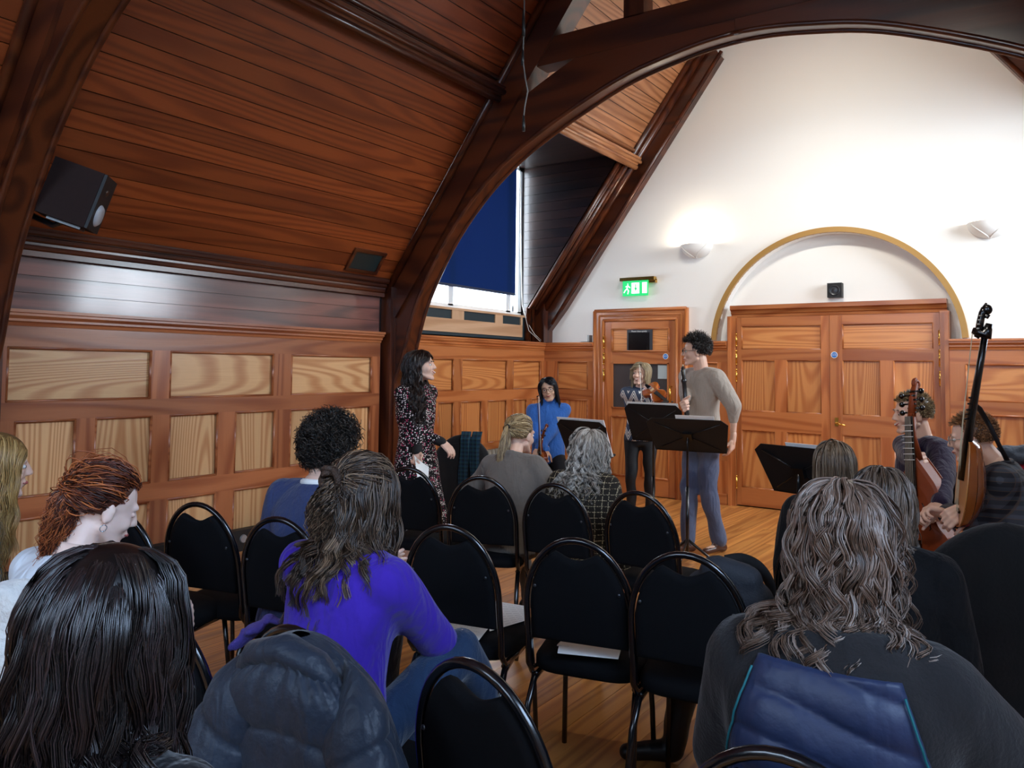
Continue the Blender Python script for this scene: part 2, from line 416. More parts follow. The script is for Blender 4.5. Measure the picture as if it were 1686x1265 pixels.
# frieze boards between cornice and eaves on the left wall
def cyl_bead(mb, a, b, r, n=10): mb.tube([a, b], r, n)
for (y0, y1) in ((YB, 2.06), (2.24, 5.80)):
    for (z0, z1) in ((1.84, 1.955), (1.955, 2.07), (2.07, 2.19)):
        MB().box(0, .022, y0, y1, z0+.0015, z1-.0015).build('frieze_board', FRIEZE['Y'], WL)
    e = MB()
    e.box(0, .09, y0, y1, 2.19, 2.225); e.tube([(.07, y0, 2.25), (.07, y1, 2.25)], .028, 12); e.box(0, .10, y0, y1, 2.262, 2.285)
    e.tube([(.10, y0, 2.30), (.10, y1, 2.30)], .022, 12); e.tube([(.125, y0, 2.345), (.125, y1, 2.345)], .03, 12)
    struct(e.build('trim_4', BEAM['Y'], None, smooth=False))
# ------------------------------------------------------------------ panelling
def panelling(axis, u0, u1, plane, sgn, cols1, cols2, mats, name, rows=((1.24, 1.60), (.62, 1.12), (.06, .49)), top=1.84, cornice=True, wall=None):
    """axis 'Y': wall plane x=plane, u is y; axis 'X': wall plane y=plane, u is x. sgn: direction into the room"""
    P3, Fm = mats; Uax = axis
    def B(mb, a0, a1, d0, d1, z0, z1):
        e0, e1 = sorted((plane+sgn*d0, plane+sgn*d1))
        if axis == 'Y': mb.box(e0, e1, a0, a1, z0, z1)
        else: mb.box(a0, a1, e0, e1, z0, z1)
    root = thing(name[0], name[1], 'wall panelling', ((plane, (u0+u1)/2, 0) if axis == 'Y' else ((u0+u1)/2, plane, 0)))
    def put(n, mb, mat): return mb.build(n, mat, root, world=True)
    m1 = MB(); B(m1, u0, u1, 0, .012, 0, top-.02); put('backing', m1, Fm[Uax])
    zr = [0]+[v for r in rows[::-1] for v in r]+[top-.09]
    for i in range(0, len(zr), 2):                                   # rails
        m1 = MB(); B(m1, u0, u1, .012, .045, zr[i], zr[i+1]); put('rail', m1, Fm[Uax])
    def mould(mb, a0, a1, z0, z1):
        for (p, q) in (((a0, z0), (a1, z0)), ((a0, z1), (a1, z1)), ((a0, z0), (a0, z1)), ((a1, z0), (a1, z1))):
            A = [0, 0, 0]; C = [0, 0, 0]
            for v, (a, zz) in ((A, p), (C, q)):
                dd = plane+sgn*.038
                if axis == 'Y': v[0], v[1], v[2] = dd, a, zz
                else: v[0], v[1], v[2] = a, dd, zz
            mb.tube([A, C], .011, 6)
    for ri, (z0, z1) in enumerate(rows):
        cols = cols1 if ri == 0 else cols2
        edges = [u0]+[v for c in cols for v in c]+[u1]
        for i in range(0, len(edges), 2):
            if edges[i+1]-edges[i] > .005:
                m1 = MB(); B(m1, edges[i], edges[i+1], .012, .045, z0, z1); put('stile', m1, Fm['Z'])
        for (a0, a1) in cols:
            m1 = MB(); B(m1, a0, a1, .010, .022, z0, z1); pn = put('panel', m1, P3[Uax] if ri == 0 else P3['Z'])
            m1 = MB(); mould(m1, a0+.006, a1-.006, z0+.006, z1-.006)
            mesh_obj('moulding', m1.v, m1.f, Fm[Uax], pn, True, True)
    if cornice:
        prof = [(0, 0), (.055, 0), (.06, .02), (.075, .03), (.075, .045), (.10, .065), (.10, .08), (.115, .085), (.115, .105), (0, .105)]
        m1 = MB(); zb = top-.105
        def f(u): return (lambda d, zz: (plane+sgn*d, u, zb+zz)) if axis == 'Y' else (lambda d, zz: (u, plane+sgn*d, zb+zz))
        m1.prism(prof, f(u0), f(u1)); put('cornice', m1, Fm[Uax])
    return root
C2L = [(2.30, 2.40), (2.53, 2.82), (2.95, 3.38), (3.52, 3.95), (4.11, 4.52), (4.68, 5.11), (5.26, 5.68)]
C2L = [(2.42, 2.82), (2.95, 3.38), (3.52, 3.95), (4.11, 4.52), (4.68, 5.11), (5.26, 5.68)]
panelling('Y', 2.24, 5.80, 0, 1, [(2.36, 3.36), (3.51, 4.49), (4.68, 5.69)], C2L, (PANEL, FRAME),
          ('wall_panelling', 'long run of pine panelling, pale daylight sheen in its colour, beside the seated audience, under the dark boards'))
panelling('Y', 6.26, 8.95, 0, 1, [(6.38, 6.99), (7.13, 8.05), (8.17, 8.82)], [(6.38, 6.62), (6.72, 7.0), (7.12, 7.53), (7.64, 8.05), (8.18, 8.50), (8.60, 8.82)], (ENDP, ENDF),
          ('wall_panelling', 'orange pine panelling below the dormer window with the blue blind'))
panelling('Y', YB, 2.06, 0, 1, [(-2.8, -1.3), (-1.1, .3), (.5, 1.95)], [(-2.8, -2.1), (-1.95, -1.3), (-1.1, -.5), (-.35, .3), (.5, 1.15), (1.3, 1.95)], (PANEL, FRAME),
          ('wall_panelling', 'pine panelling left of the frame, before the nearer roof truss'))
panelling('X', 0.045, .78, YE, -1, [(.24, .69)], [(.24, .69)], (ENDP, ENDF),
          ('wall_panelling', 'narrow pine panelling between the room corner and the single glazed door'))
panelling('X', 2.0, 2.47, YE, -1, [(2.1, 2.36)], [(2.1, 2.36)], (ENDP, ENDF),
          ('wall_panelling', 'narrow pine panelling between the single door and the double door'))
panelling('X', 4.66, XR, YE, -1, [(4.79, 5.9), (6.05, 7.0)], [(4.79, 5.28), (5.4, 5.9), (6.05, 6.45), (6.6, 7.0)], (ENDP, ENDF),
          ('wall_panelling', 'pine panelling on the end wall right of the double door'))
# ------------------------------------------------------------------ doors
def leaf_panel(root, x0, x1, z0, z1, y, ax, frame=ENDF, pan=ENDP):
    p = MB().box(x0, x1, y-.012, y, z0, z1).build('panel', pan[ax], root, world=True)
    mb = MB()
    for a, b in (((x0, z0), (x1, z0)), ((x0, z1), (x1, z1)), ((x0, z0), (x0, z1)), ((x1, z0), (x1, z1))):
        mb.tube([(a[0], y-.022, a[1]), (b[0], y-.022, b[1])], .012, 6)
    mesh_obj('moulding', mb.v, mb.f, frame[ax], p, True, True)
def hinge(root, x, y, z0, z1):
    mb = MB().tube([(x, y, z0), (x, y, z1)], .011, 10)
    for z in (z0, z1): mb.ell((x, y, z), .013, n=8, m_=5)
    mb.build('hinge', BRASS, root, True, True)
# single door (door_1)
yd = YE-.01
D1 = struct(thing('door_1', 'single pine door with a glass pane and a black notice, left on the end wall', None, (1.39, YE, 0)))
del D1['label']
def cas(root, x0, x1, zt_, w, y):
    for a, b, c, d, yy in ((x0, x0+w, 0, zt_, y-.06), (x1-w, x1, 0, zt_, y-.06)):
        MB().box(a, b, yy, y, c, d).build('casing', ENDF['Z'], root, world=True)
    MB().box(x0+w, x1-w, y-.06, y, zt_-w, zt_).build('casing', ENDF['X'], root, world=True)
    for k, (dw, dy) in enumerate(((0, .022), (w*.45, .012), (w-.02, .018))):
        p = [(x0+dw+.01, 0), (x0+dw+.01, zt_-dw-.01), (x1-dw-.01, zt_-dw-.01), (x1-dw-.01, 0)]
        for a, b in zip(p[:-1], p[1:]):
            MB().tube([(a[0], y-.06, a[1]), (b[0], y-.06, b[1])], dy, 8).build('casing_bead', ENDF['X' if a[1] == b[1] else 'Z'], root, True, True)
cas(D1, .78, 2.0, 2.24, .14, YE)
y1 = YE-.035
for (a, b, c, d, ax) in ((.93, 1.03, .01, 2.09, 'Z'), (1.77, 1.86, .01, 2.09, 'Z'), (1.03, 1.77, 2.0, 2.09, 'X'), (1.03, 1.77, 1.59, 1.73, 'X'), (1.03, 1.77, .93, 1.03, 'X'), (1.03, 1.77, .01, .22, 'X'), (1.36, 1.44, .22, .93, 'Z')):
    MB().box(a, b, y1-.02, YE, c, d).build('door_rail' if ax == 'X' else 'door_stile', ENDF[ax], D1, world=True)
leaf_panel(D1, 1.03, 1.77, 1.73, 2.0, y1, 'X')
leaf_panel(D1, 1.03, 1.36, .22, .93, y1, 'Z'); leaf_panel(D1, 1.44, 1.77, .22, .93, y1, 'Z')
def glassy(name, c, rough=.05):
    m_, nt, p = nmat(name); p.inputs['Base Color'].default_value = lin(c); p.inputs['Roughness'].default_value = rough
    p.inputs['Specular IOR Level'].default_value = .6; MATS[name] = m_; return m_
MB().box(1.03, 1.77, y1-.008, y1, 1.03, 1.59).build('glass_pane', plain('dark_door_glass', '3C3E42', rough=.12, coat=.3, var=.25, vscale=3), D1, world=True)
MB().box(1.03, 1.045, y1-.03, y1, 1.03, 1.59).box(1.755, 1.77, y1-.03, y1, 1.03, 1.59).box(1.03, 1.77, y1-.03, y1, 1.03, 1.045).box(1.03, 1.77, y1-.03, y1, 1.575, 1.59).build('glazing_bead', ENDF['Z'], D1, world=True)
MB().box(1.63, 1.745, y1-.0095, y1-.008, 1.40, 1.56).build('paper_notice', plain('pale_notice', 'A9B6B8', rough=.6), D1, world=True)
for z0, z1 in ((1.77, 1.91), (1.57, 1.70), (1.36, 1.50), (.2, .33)): hinge(D1, .925, YE-.075, z0, z1)
hd = MB().tube([(1.81, YE-.11, 1.12), (1.81, YE-.11, 1.32)], .012, 10)
hd.tube([(1.81, YE-.05, 1.13), (1.81, YE-.11, 1.13)], .01, 8).tube([(1.81, YE-.05, 1.31), (1.81, YE-.11, 1.31)], .01, 8).build('pull_handle', BRASS, D1, True, True)
def text(name, s_, size, loc, rot, mat, parent=None, ext=.0004, align='CENTER'):
    cu = bpy.data.curves.new(name, 'FONT'); cu.body = s_; cu.size = size; cu.extrude = ext; cu.align_x = align; cu.align_y = 'CENTER'
    o = bpy.data.objects.new('tmp', cu); COL.objects.link(o); dg = bpy.context.evaluated_depsgraph_get()
    me = bpy.data.meshes.new_from_object(o.evaluated_get(dg)); bpy.data.objects.remove(o)
    M4 = Matrix.Translation(loc)@Matrix(rot).to_4x4() if not isinstance(rot, Matrix) else Matrix.Translation(loc)@rot.to_4x4()
    me.transform(M4)
    if parent is not None: me.transform(wmat(parent).inverted())
    me.materials.clear(); me.materials.append(mat)
    o = bpy.data.objects.new(name, me); COL.objects.link(o)
    if parent is not None: o.parent = parent; KIDS.setdefault(parent.name, []).append(o)
    return o
ROTW = Matrix(((1, 0, 0), (0, 0, -1), (0, 1, 0)))       # text upright on a wall facing -Y
sg = thing('door_notice', 'black notice with small white lettering high on the single door', 'sign', (1.40, YE-.05, 1.85))
MB().box(1.235, 1.565, YE-.062, YE-.046, 1.725, 1.99).build('notice_board', plain('notice_grey', '2E3036', rough=.4), sg, world=True)
MB().box(1.255, 1.53, YE-.064, YE-.060, 1.735, 1.955).build('black_field', plain('notice_black', '07080C', rough=.15, coat=.5), sg, world=True)
text('lettering', 'Please close quietly', .026, (1.395, YE-.0645, 1.968), ROTW, PAPER, sg)
def blue_sticker(x, z, lab):
    r = thing('door_sticker', lab, 'sticker', (x, YE-.06, z))
    Mx = Matrix.Rotation(PI/2, 3, 'X')
    MB().lathe([(0, .0), (.034, 0), (.034, .002), (0, .002)], (x, YE-.062, z), 28, Mx).build('rim', PAPER, r, False, True)
    MB().lathe([(0, .0), (.029, 0), (.029, .003), (0, .003)], (x, YE-.062, z), 28, Mx).build('blue_disc', plain('sticker_blue', '1F6FC0', rough=.4), r, False, True)
    text('lettering', 'Fire door\nkeep shut', .013, (x, YE-.0655, z+.004), ROTW, PAPER, r)
blue_sticker(1.735, 1.665, 'round blue fire door sticker on the single glazed door')
# double door (door_2)
D2 = struct(thing('door_2', None, None, (3.57, YE, 0)))
yy = YE+.03
MB().box(2.47, 2.56, yy-.08, yy+.12, 0, 2.12).build('jamb', ENDF['Z'], D2, world=True)
MB().box(4.58, 4.66, yy-.08, yy+.12, 0, 2.12).build('jamb', ENDF['Z'], D2, world=True)
hp = [(0, 0), (.09, 0), (.095, .03), (.11, .04), (.12, .07), (.15, .085), (.15, .13), (0, .13)]
MB().prism(hp, lambda d, z_: (2.50, yy+.07-d, 2.11+z_), lambda d, z_: (4.64, yy+.07-d, 2.11+z_)).build('head_cornice', ENDF['X'], D2, world=True)
for dx in (2.48, 4.62): MB().box(dx, dx+.035, yy-.10, yy-.06, 0, 2.11).build('casing_bead', ENDF['Z'], D2, world=True)
def leaf(x0, x1, hside, cols, meet):
    stx = MB()
    for (a, b, c, d, ax) in ((x0, cols[0][0], .015, 2.105, 'Z'), (cols[1][1], x1, .015, 2.105, 'Z'), (cols[0][0], cols[1][1], 2.01, 2.105, 'X'), (cols[0][0], cols[1][1], 1.63, 1.745, 'X'),
                            (cols[0][0], cols[1][1], .85, 1.06, 'X'), (cols[0][0], cols[1][1], .015, .21, 'X'), (cols[0][1], cols[1][0], 1.06, 1.63, 'Z'), (cols[0][1], cols[1][0], .21, .85, 'Z')):
        MB().box(a, b, yy-.05, yy, c, d).build('door_rail' if ax == 'X' else 'door_stile', ENDF[ax], D2, world=True)
    leaf_panel(D2, cols[0][0], cols[1][1], 1.745, 2.01, yy-.015, 'X')
    for (a, b) in cols:
        leaf_panel(D2, a, b, 1.06, 1.63, yy-.015, 'Z'); leaf_panel(D2, a, b, .21, .85, yy-.015, 'Z')
leaf(2.565, 3.555, -1, [(2.62, 2.99), (3.11, 3.47)], True)
leaf(3.57, 4.575, 1, [(3.68, 4.04), (4.16, 4.52)], False)
MB().box(3.56, 3.66, yy-.062, yy-.05, .015, 2.105).build('meeting_stile', ENDF['Z'], D2, world=True)
for z0, z1 in ((1.79, 1.92), (1.58, 1.73), (1.39, 1.52), (.2, .33)):
    hinge(D2, 2.565, yy-.06, z0, z1); hinge(D2, 4.575, yy-.06, z0, z1)
h = MB().box(3.605, 3.64, yy-.072, yy-.062, .94, 1.03).build('handle_plate', BRASS, D2, world=True)
mesh_obj('lever', *(lambda b: (b.v, b.f))(MB().tube([(3.622, yy-.065, .975), (3.622, yy-.12, .975), (3.64, yy-.125, .973), (3.72, yy-.125, .955)], [.009, .009, .009, .008], 8)), BRASS, h, True, True)
blue_sticker(3.61, 1.685, 'round blue fire door sticker on the middle stile of the double door')
# arch trim over the double door
at_mb = MB(); rs = []
for k in range(65):
    t = .066+(PI-.132)*k/64; cx, cz = AC-AR*math.cos(t), AZ+AR*math.sin(t); ox, oz = AC-(AR+.055)*math.cos(t), AZ+(AR+.055)*math.sin(t)
    rs.append([(cx, YE-.045, cz), (ox, YE-.045, oz), (ox, YE+.01, oz), (cx, YE+.01, cz)])
struct(at_mb.rings(rs).build('trim_5', GOLDT))
# skirting pieces of the end wall
struct(MB().box(.05, .78, YE-.075, YE, 0, .12).box(2.0, 2.47, YE-.075, YE, 0, .12).box(4.66, XR, YE-.075, YE, 0, .12).build('baseboard_end', ENDF['X']))
struct(MB().box(0, .075, 6.26, 8.9, 0, .12).build('baseboard_left', ENDF['Y']))
# black cable trunking along the left wall with sockets
tr = thing('cable_trunking', 'black trunking with metal sockets along the foot of the left wall', 'trunking', (.05, 4.0, 0))
MB().box(.045, .125, 2.24, 5.80, .0, .17).build('trunking_case', BLACK, tr, world=True)
for y in (3.2, 3.62, 4.02, 4.16, 4.9):
    b = MB().lathe([(0, .012), (.03, .012), (.034, 0)], (.125, y, .10), 20, Matrix.Rotation(PI/2, 3, 'Y')).build('socket', plain('socket_steel', 'B9BEC4', rough=.35, metal=.8), tr, False, True)
# ------------------------------------------------------------------ roof trusses
INTR = [(0.10, 0.75), (.11, 1.25), (.24, 1.60), (.44, 2.19), (.88, 2.87), (1.5, 3.42), (2.43, 3.87), (3.05, 4.03), (3.55, 4.08)]
def smooth_curve(P, n=6):
    P = [Vector((a, b)) for a, b in P]; out = []
    for i in range(len(P)-1):
        p0 = P[max(i-1, 0)]; p1 = P[i]; p2 = P[i+1]; p3 = P[min(i+2, len(P)-1)]
        if i == len(P)-2: p3 = Vector((2*P[-1].x-P[-2].x, P[-2].y))
        for k in range(n):
            t = k/n
            out.append(.5*((2*p1)+(p2-p0)*t+(2*p0-5*p1+4*p2-p3)*t*t+(3*p1-p0-3*p2+p3)*t**3))
    out.append(P[-1]); return out
IC = smooth_curve(INTR)
def offset(C, d):
    o = []
    for i, p in enumerate(C):
        t = C[min(i+1, len(C)-1)]-C[max(i-1, 0)]; t.normalize(); nrm = Vector((-t.y, t.x)); o.append(p+nrm*d)
    return o
def truss(yc, lab):
    T = thing('roof_truss', lab, 'roof truss', (AC, yc, 0))
    ya, yb = yc-.085, yc+.085
    for right in (False, True):
        X = (lambda x: XR-x) if right else (lambda x: x)
        EC = offset(IC, .40)
        rs = []
        for (p, q) in zip(IC, EC):
            qx = max(q.x, .0); qz = min(q.y, 4.42)
            rs.append([(X(p.x), ya, p.y), (X(qx), ya, qz), (X(qx), yb, qz), (X(p.x), yb, p.y)])
        MB().rings(rs).build('arched_brace', BEAM['X'], T, world=True)
        for yv in (ya, yb):
            MB().tube([(X(p.x+.0), yv, p.y) for p in IC], .02, 8).build('brace_bead', BEAM['X'], T, True, True)
        # rafter
        yr0, yr1 = yc-.115, yc+.115
        def q(s_, d): p = sp(s_, 0, d, right); return (p.x, p.z)
        pl = [q(-.2, .0), q(SLEN, .0), q(SLEN, -.30), q(-.1, -.26)]
        MB().prism(pl, lambda a, b: (a, yr0, b), lambda a, b: (a, yr1, b)).build('rafter', BEAM['X'], T, world=True)
        for yv in (yr0-.02, yr1+.02):
            MB().tube([sp(.05, yv, -.03, right), sp(SLEN, yv, -.03, right)], .035, 10).build('rafter_moulding', BEAM['X'], T, True, True)
        x0_, x1_ = sorted((X(-.0), X(.13)))
        MB().box(x0_, x1_, yc-.15, yc+.15, 0, 2.3).build('wall_post', BEAM['Z'], T, world=True)
        x0_, x1_ = sorted((X(.13), X(.15)))
        MB().box(x0_, x1_, yc-.10, yc-.06, .0, 2.2).box(x0_, x1_, yc+.06, yc+.10, 0, 2.2).build('post_bead', BEAM['Z'], T, world=True)
        x0_, x1_ = sorted((X(2.62), X(2.80)))
        MB().box(x0_, x1_, yc-.09, yc+.09, 4.42, ZT).build('queen_post', BEAM['Z'], T, world=True)
    MB().box(1.55, XR-1.55, yc-.09, yc+.09, 4.19, 4.43).build('collar_beam', BEAM['X'], T, world=True)
    return T
truss(6.0, 'dark varnished arched roof truss crossing the middle of the room')
truss(2.15, 'nearer dark roof truss, its brace curving up at the left edge')
# end-wall rib on the slope and its mouldings
EW = thing('end_rafter', 'dark varnished rafter frame running up the slopes against the white end wall', 'rafter', (AC, YE, 0))
for right in (False, True):
    def q(s_, d): p = sp(s_, 0, d, right); return (p.x, p.z)
    MB().prism([q(-.25, .0), q(SLEN, .0), q(SLEN-.1, -.27), q(.25, -.27), q(-.45, -.22)], lambda a, b: (a, YE-.11, b), lambda a, b: (a, YE, b)).build('rafter', BEAM['X'], EW, world=True)
    for yv, d, r in ((YE-.12, -.245, .022), (YE-.15, -.05, .05), (YE-.23, -.02, .035)):
        MB().tube([sp(.0, yv, d, right), sp(SLEN-.05, yv, d, right)], r, 10).build('rafter_moulding', BEAM['X'], EW, True, True)
    X = (lambda x: XR-x) if right else (lambda x: x)
    a, b = sorted((X(0), X(.14))); MB().box(a, b, YE-.22, YE, 1.84, 2.35).build('post', BEAM['Z'], EW, world=True)
    if not right:
        for yv in (8.50, 8.56, 8.64):
            MB().tube([(.03, yv, 1.85), (.03, yv, 2.27), sp(.08, yv, -.035), sp(SP-.05, yv, -.035)], .026 if yv != 8.56 else .018, 10, hint=(0, 1, 0)).build('dormer_moulding', BEAM['X'], EW, True, True)
MB().box(XT, XR-XT, YE-.11, YE, ZT-.04, ZT).build('collar', BEAM['X'], EW, world=True)
# purlins
for right in (False, True):
    for (y0, y1, mt) in ((YB, 2.04, BEAM), (2.26, 5.88, BEAM), (6.12, 8.80, CEIL_LIT)):  # end-bay purlin takes the paler wood, lit look painted in
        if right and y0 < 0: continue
        pr_ = thing('roof_purlin', {0: 'moulded roof beam', 1: 'moulded roof beam'}[0]+(' on the right-hand slope' if right else ' on the left slope')+(' in the bay beside the end wall, its lit tone put into the colour' if y1 > 7 else (' between the two trusses' if y0 > 2 else ' over the rear bay')), 'roof beam', tuple(sp(SP, (y0+y1)/2, -.05, right)))
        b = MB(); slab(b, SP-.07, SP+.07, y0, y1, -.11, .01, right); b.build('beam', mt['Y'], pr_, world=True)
        for s_, d, r in ((SP-.06, -.10, .035), (SP+.02, -.12, .025), (SP+.10, -.02, .022)):
            MB().tube([sp(s_, y0, d, right), sp(s_, y1, d, right)], r, 10).build('moulding', mt['Y'], pr_, True, True)
# ------------------------------------------------------------------ dormer window with blind
W1 = struct(thing('window_1', None, None, (-.05, 7.4, 2.18)))
wf = plain('white_window_paint', 'E8EEF2', rough=.45)
MB().box(-.12, -.06, 6.3, 8.5, 2.16, 2.22).box(-.12, -.06, 6.3, 8.5, 4.03, 4.10).box(-.12, -.06, 8.42, 8.5, 2.2, 4.1).box(-.12, -.06, 6.3, 6.38, 2.2, 4.1).build('window_frame', wf, W1, world=True)
for y in (7.0, 8.16): MB().box(-.11, -.06, y, y+.09, 2.2, 4.05).build('mullion', wf, W1, world=True)
m_, nt, p = nmat('clear_glass')
gl = N_(nt, 'ShaderNodeBsdfGlossy'); gl.inputs['Roughness'].default_value = .02; tb = N_(nt, 'ShaderNodeBsdfTransparent'); mx = N_(nt, 'ShaderNodeMixShader')
mx.inputs[0].default_value = .06; nt.links.new(tb.outputs[0], mx.inputs[1]); nt.links.new(gl.outputs[0], mx.inputs[2]); nt.links.new(mx.outputs[0], nt.nodes['Material Output'].inputs[0])
GLASS = m_
for y0, y1 in ((6.38, 7.0), (7.09, 8.16), (8.25, 8.42)): MB().box(-.095, -.09, y0, y1, 2.22, 4.03).build('glass_pane', GLASS, W1, world=True)
struct(MB().box(-.2, .025, 6.28, 8.5, 2.145, 2.17).build('trim_6', BOXW['Y']))
# slotted box under the window
vb = thing('radiator_box', 'pale boarded box with dark slots under the dormer window', 'vent box', (0, 7.4, 1.86))
MB().box(-.04, .0, 6.3, 8.5, 1.845, 2.145).build('dark_grille', plain('grille_dark', '1F3138', rough=.6), vb, world=True)
MB().box(.0, .016, 6.3, 8.42, 1.895, 2.045).build('board', BOXW['Y'], vb, world=True)
for y0, y1 in ((6.28, 6.42), (6.98, 7.2), (7.82, 7.98), (8.38, 8.42)): MB().box(.0, .016, y0, y1, 2.045, 2.145).build('upright', BOXW['Z'], vb, world=True)
# blind
m_, nt, p = nmat('blue_blind_cloth')
df = N_(nt, 'ShaderNodeBsdfDiffuse'); df.inputs[0].default_value = lin('223A6C'); tl = N_(nt, 'ShaderNodeBsdfTranslucent'); tl.inputs[0].default_value = lin('183566'); mx = N_(nt, 'ShaderNodeMixShader'); mx.inputs[0].default_value = .3
nt.links.new(df.outputs[0], mx.inputs[1]); nt.links.new(tl.outputs[0], mx.inputs[2]); nt.links.new(mx.outputs[0], nt.nodes['Material Output'].inputs[0])
BL = thing('roller_blind', 'blue roller blind pulled most of the way down the dormer window', 'blind', (-.04, 7.3, 2.4))
MB().box(-.041, -.038, 6.32, 8.33, 2.44, 4.08).build('blind_cloth', m_, BL, world=True)
MB().box(-.046, -.033, 6.32, 8.33, 2.415, 2.445).build('bottom_bar', plain('blind_bar', '1A2A48', rough=.5), BL, world=True)
MB().tube([(-.04, 6.32, 4.08), (-.04, 8.36, 4.08)], .025, 10).build('roller', wf, BL, True, True)
cordm = plain('white_cord', 'DDE0DC', rough=.6)
cb = MB().tube([(-.02, 8.38, 4.02), (.0, 8.395, 3.0), (.01, 8.42, 2.3), (.04, 8.5, 2.08), (.07, 8.62, 1.94), (.12, 8.70, 1.865), (.13, 8.66, 1.85), (.06, 8.5, 1.98), (.02, 8.40, 2.3), (-.0, 8.37, 3.2)], .004, 6)
cb.build('pull_cord', cordm, BL, True, True)
# openings on the right-hand side and the rear (behind the camera)
for i, (y0, y1) in enumerate(((6.3, 8.5), (-1.2, 1.8))):
    Wn = struct(thing('window_%d' % (i+2), None, None, (XR+.1, (y0+y1)/2, 2.2)))
    mb = MB().box(XR+.05, XR+.12, y0, y1, 2.2, 2.27).box(XR+.05, XR+.12, y0, y1, 4.03, 4.1)
    n = 3
    for k in range(n+1): yv = y0+(y1-y0-.07)*k/n; mb.box(XR+.05, XR+.12, yv, yv+.07, 2.2, 4.1)
    mb.build('window_frame', wf, Wn, world=True)
    MB().box(XR+.08, XR+.085, y0, y1, 2.25, 4.05).build('glass_pane', GLASS, Wn, world=True)
Wn = struct(thing('window_4', None, None, (3.6, YB-.1, 2.3)))
mb = MB().box(1.8, 5.4, YB-.15, YB-.08, 2.3, 2.38).box(1.8, 5.4, YB-.15, YB-.08, 4.03, 4.1)
for k in range(4): mb.box(1.8+1.177*k, 1.87+1.177*k, YB-.15, YB-.08, 2.3, 4.1)
mb.build('window_frame', wf, Wn, world=True); MB().box(1.8, 5.4, YB-.12, YB-.115, 2.35, 4.05).build('glass_pane', GLASS, Wn, world=True)
# ------------------------------------------------------------------ wall lights, exit sign, speakers
def emis(name, c, s_):
    if name in MATS: return MATS[name]
    m_, nt, p = nmat(name); p.inputs['Emission Color'].default_value = lin(c); p.inputs['Emission Strength'].default_value = s_; p.inputs['Base Color'].default_value = lin(c); MATS[name] = m_; return m_
def sconce(x, z, lab, sc=1.):
    S = thing('wall_light', lab, 'wall light', (x, YE, z), 0, 'plaster uplighters on the white end wall')
    prof = []
    for k in range(13):
        t = PI/2*k/12; prof.append((.19*sc*math.cos(t), -.155*sc*math.sin(t)))
    outer = prof; inner = [(max(r-.008, 0), zz+.004) for r, zz in prof[::-1]]
    MB().lathe(outer+inner, (x, YE, z+.07), 28, None, PI, 2*PI).build('bowl', plain('sconce_plaster', 'E9E8E4', rough=.7), S, True, True)
    # raised leaf rib curving over the bowl
    pts = []
    for k in range(15):
        u = k/14; t = u*PI/2*1.0; az = PI*1.52+.95*(1-u)**1.3
        r = .193*sc*math.cos(t*.93); pts.append((x+r*math.cos(az), YE+r*math.sin(az), z+.07-.158*sc*math.sin(t*.93)))
    MB().tube(pts, .006, 6).build('rib', plain('sconce_plaster', 'E9E8E4'), S, True, True)
    pts = [(2*x-a-.02*0, b, c) for a, b, c in pts]
    MB().tube(pts, .006, 6).build('rib', plain('sconce_plaster', 'E9E8E4'), S, True, True)
    MB().tube([(x-.05, YE-.07, z+.03), (x+.05, YE-.07, z+.03)], .012, 10).build('lamp', emis('sconce_lamp', 'FFE6C0', 30), S, True, True)
    l = bpy.data.lights.new('wall_light_lamp', 'POINT'); l.energy = 11; l.color = (1, .87, .68); l.shadow_soft_size = .04
    o = bpy.data.objects.new('wall_light_lamp', l); COL.objects.link(o); o.location = (0, -.10, .075); o.parent = S
sconce(2.10, 2.90, 'plaster bowl uplighter on the end wall above the single door')
sconce(5.01, 2.89, 'plaster bowl uplighter on the end wall right of the arch', 1.0)
EX = thing('exit_sign', 'lit green exit sign with a brass top, above the single door', 'exit sign', (1.38, YE, 2.48))
MB().box(1.15, 1.6, YE-.10, YE-.02, 2.585, 2.625).box(1.2, 1.6, YE-.06, YE, 2.555, 2.60).build('brass_housing', BRASS, EX, world=True)
MB().box(1.18, 1.515, YE-.075, YE-.065, 2.40, 2.585).build('sign_panel', emis('exit_green', '19B463', .9), EX, world=True)
GW = emis('exit_white', 'E8FFF0', 1.6)
MB().box(1.30, 1.40, YE-.078, YE-.075, 2.43, 2.56).box(1.44, 1.50, YE-.078, YE-.075, 2.43, 2.56).build('door_pictogram', GW, EX, world=True)
f = MB(); f.cap((1.25, YE-.077, 2.545), (1.25, YE-.077, 2.546), .011, .011, 8, .2)
for a, b in (((1.25, 2.53), (1.238, 2.49)), ((1.238, 2.49), (1.26, 2.465)), ((1.26, 2.465), (1.25, 2.43)), ((1.238, 2.49), (1.215, 2.47)), ((1.215, 2.47), (1.20, 2.445)), ((1.25, 2.525), (1.275, 2.505)), ((1.25, 2.525), (1.225, 2.515))):
    f.cap((a[0], YE-.077, a[1]), (b[0], YE-.077, b[1]), .006, .006, 6)
f.build('running_figure', GW, EX, world=True)
MB().prism([(1.335, 2.50), (1.35, 2.50), (1.35, 2.545), (1.36, 2.545), (1.36, 2.50), (1.375, 2.50), (1.355, 2.455)], lambda a, b: (a, YE-.079, b), lambda a, b: (a, YE-.0785, b)).build('arrow', MATS['exit_green'], EX, world=True)
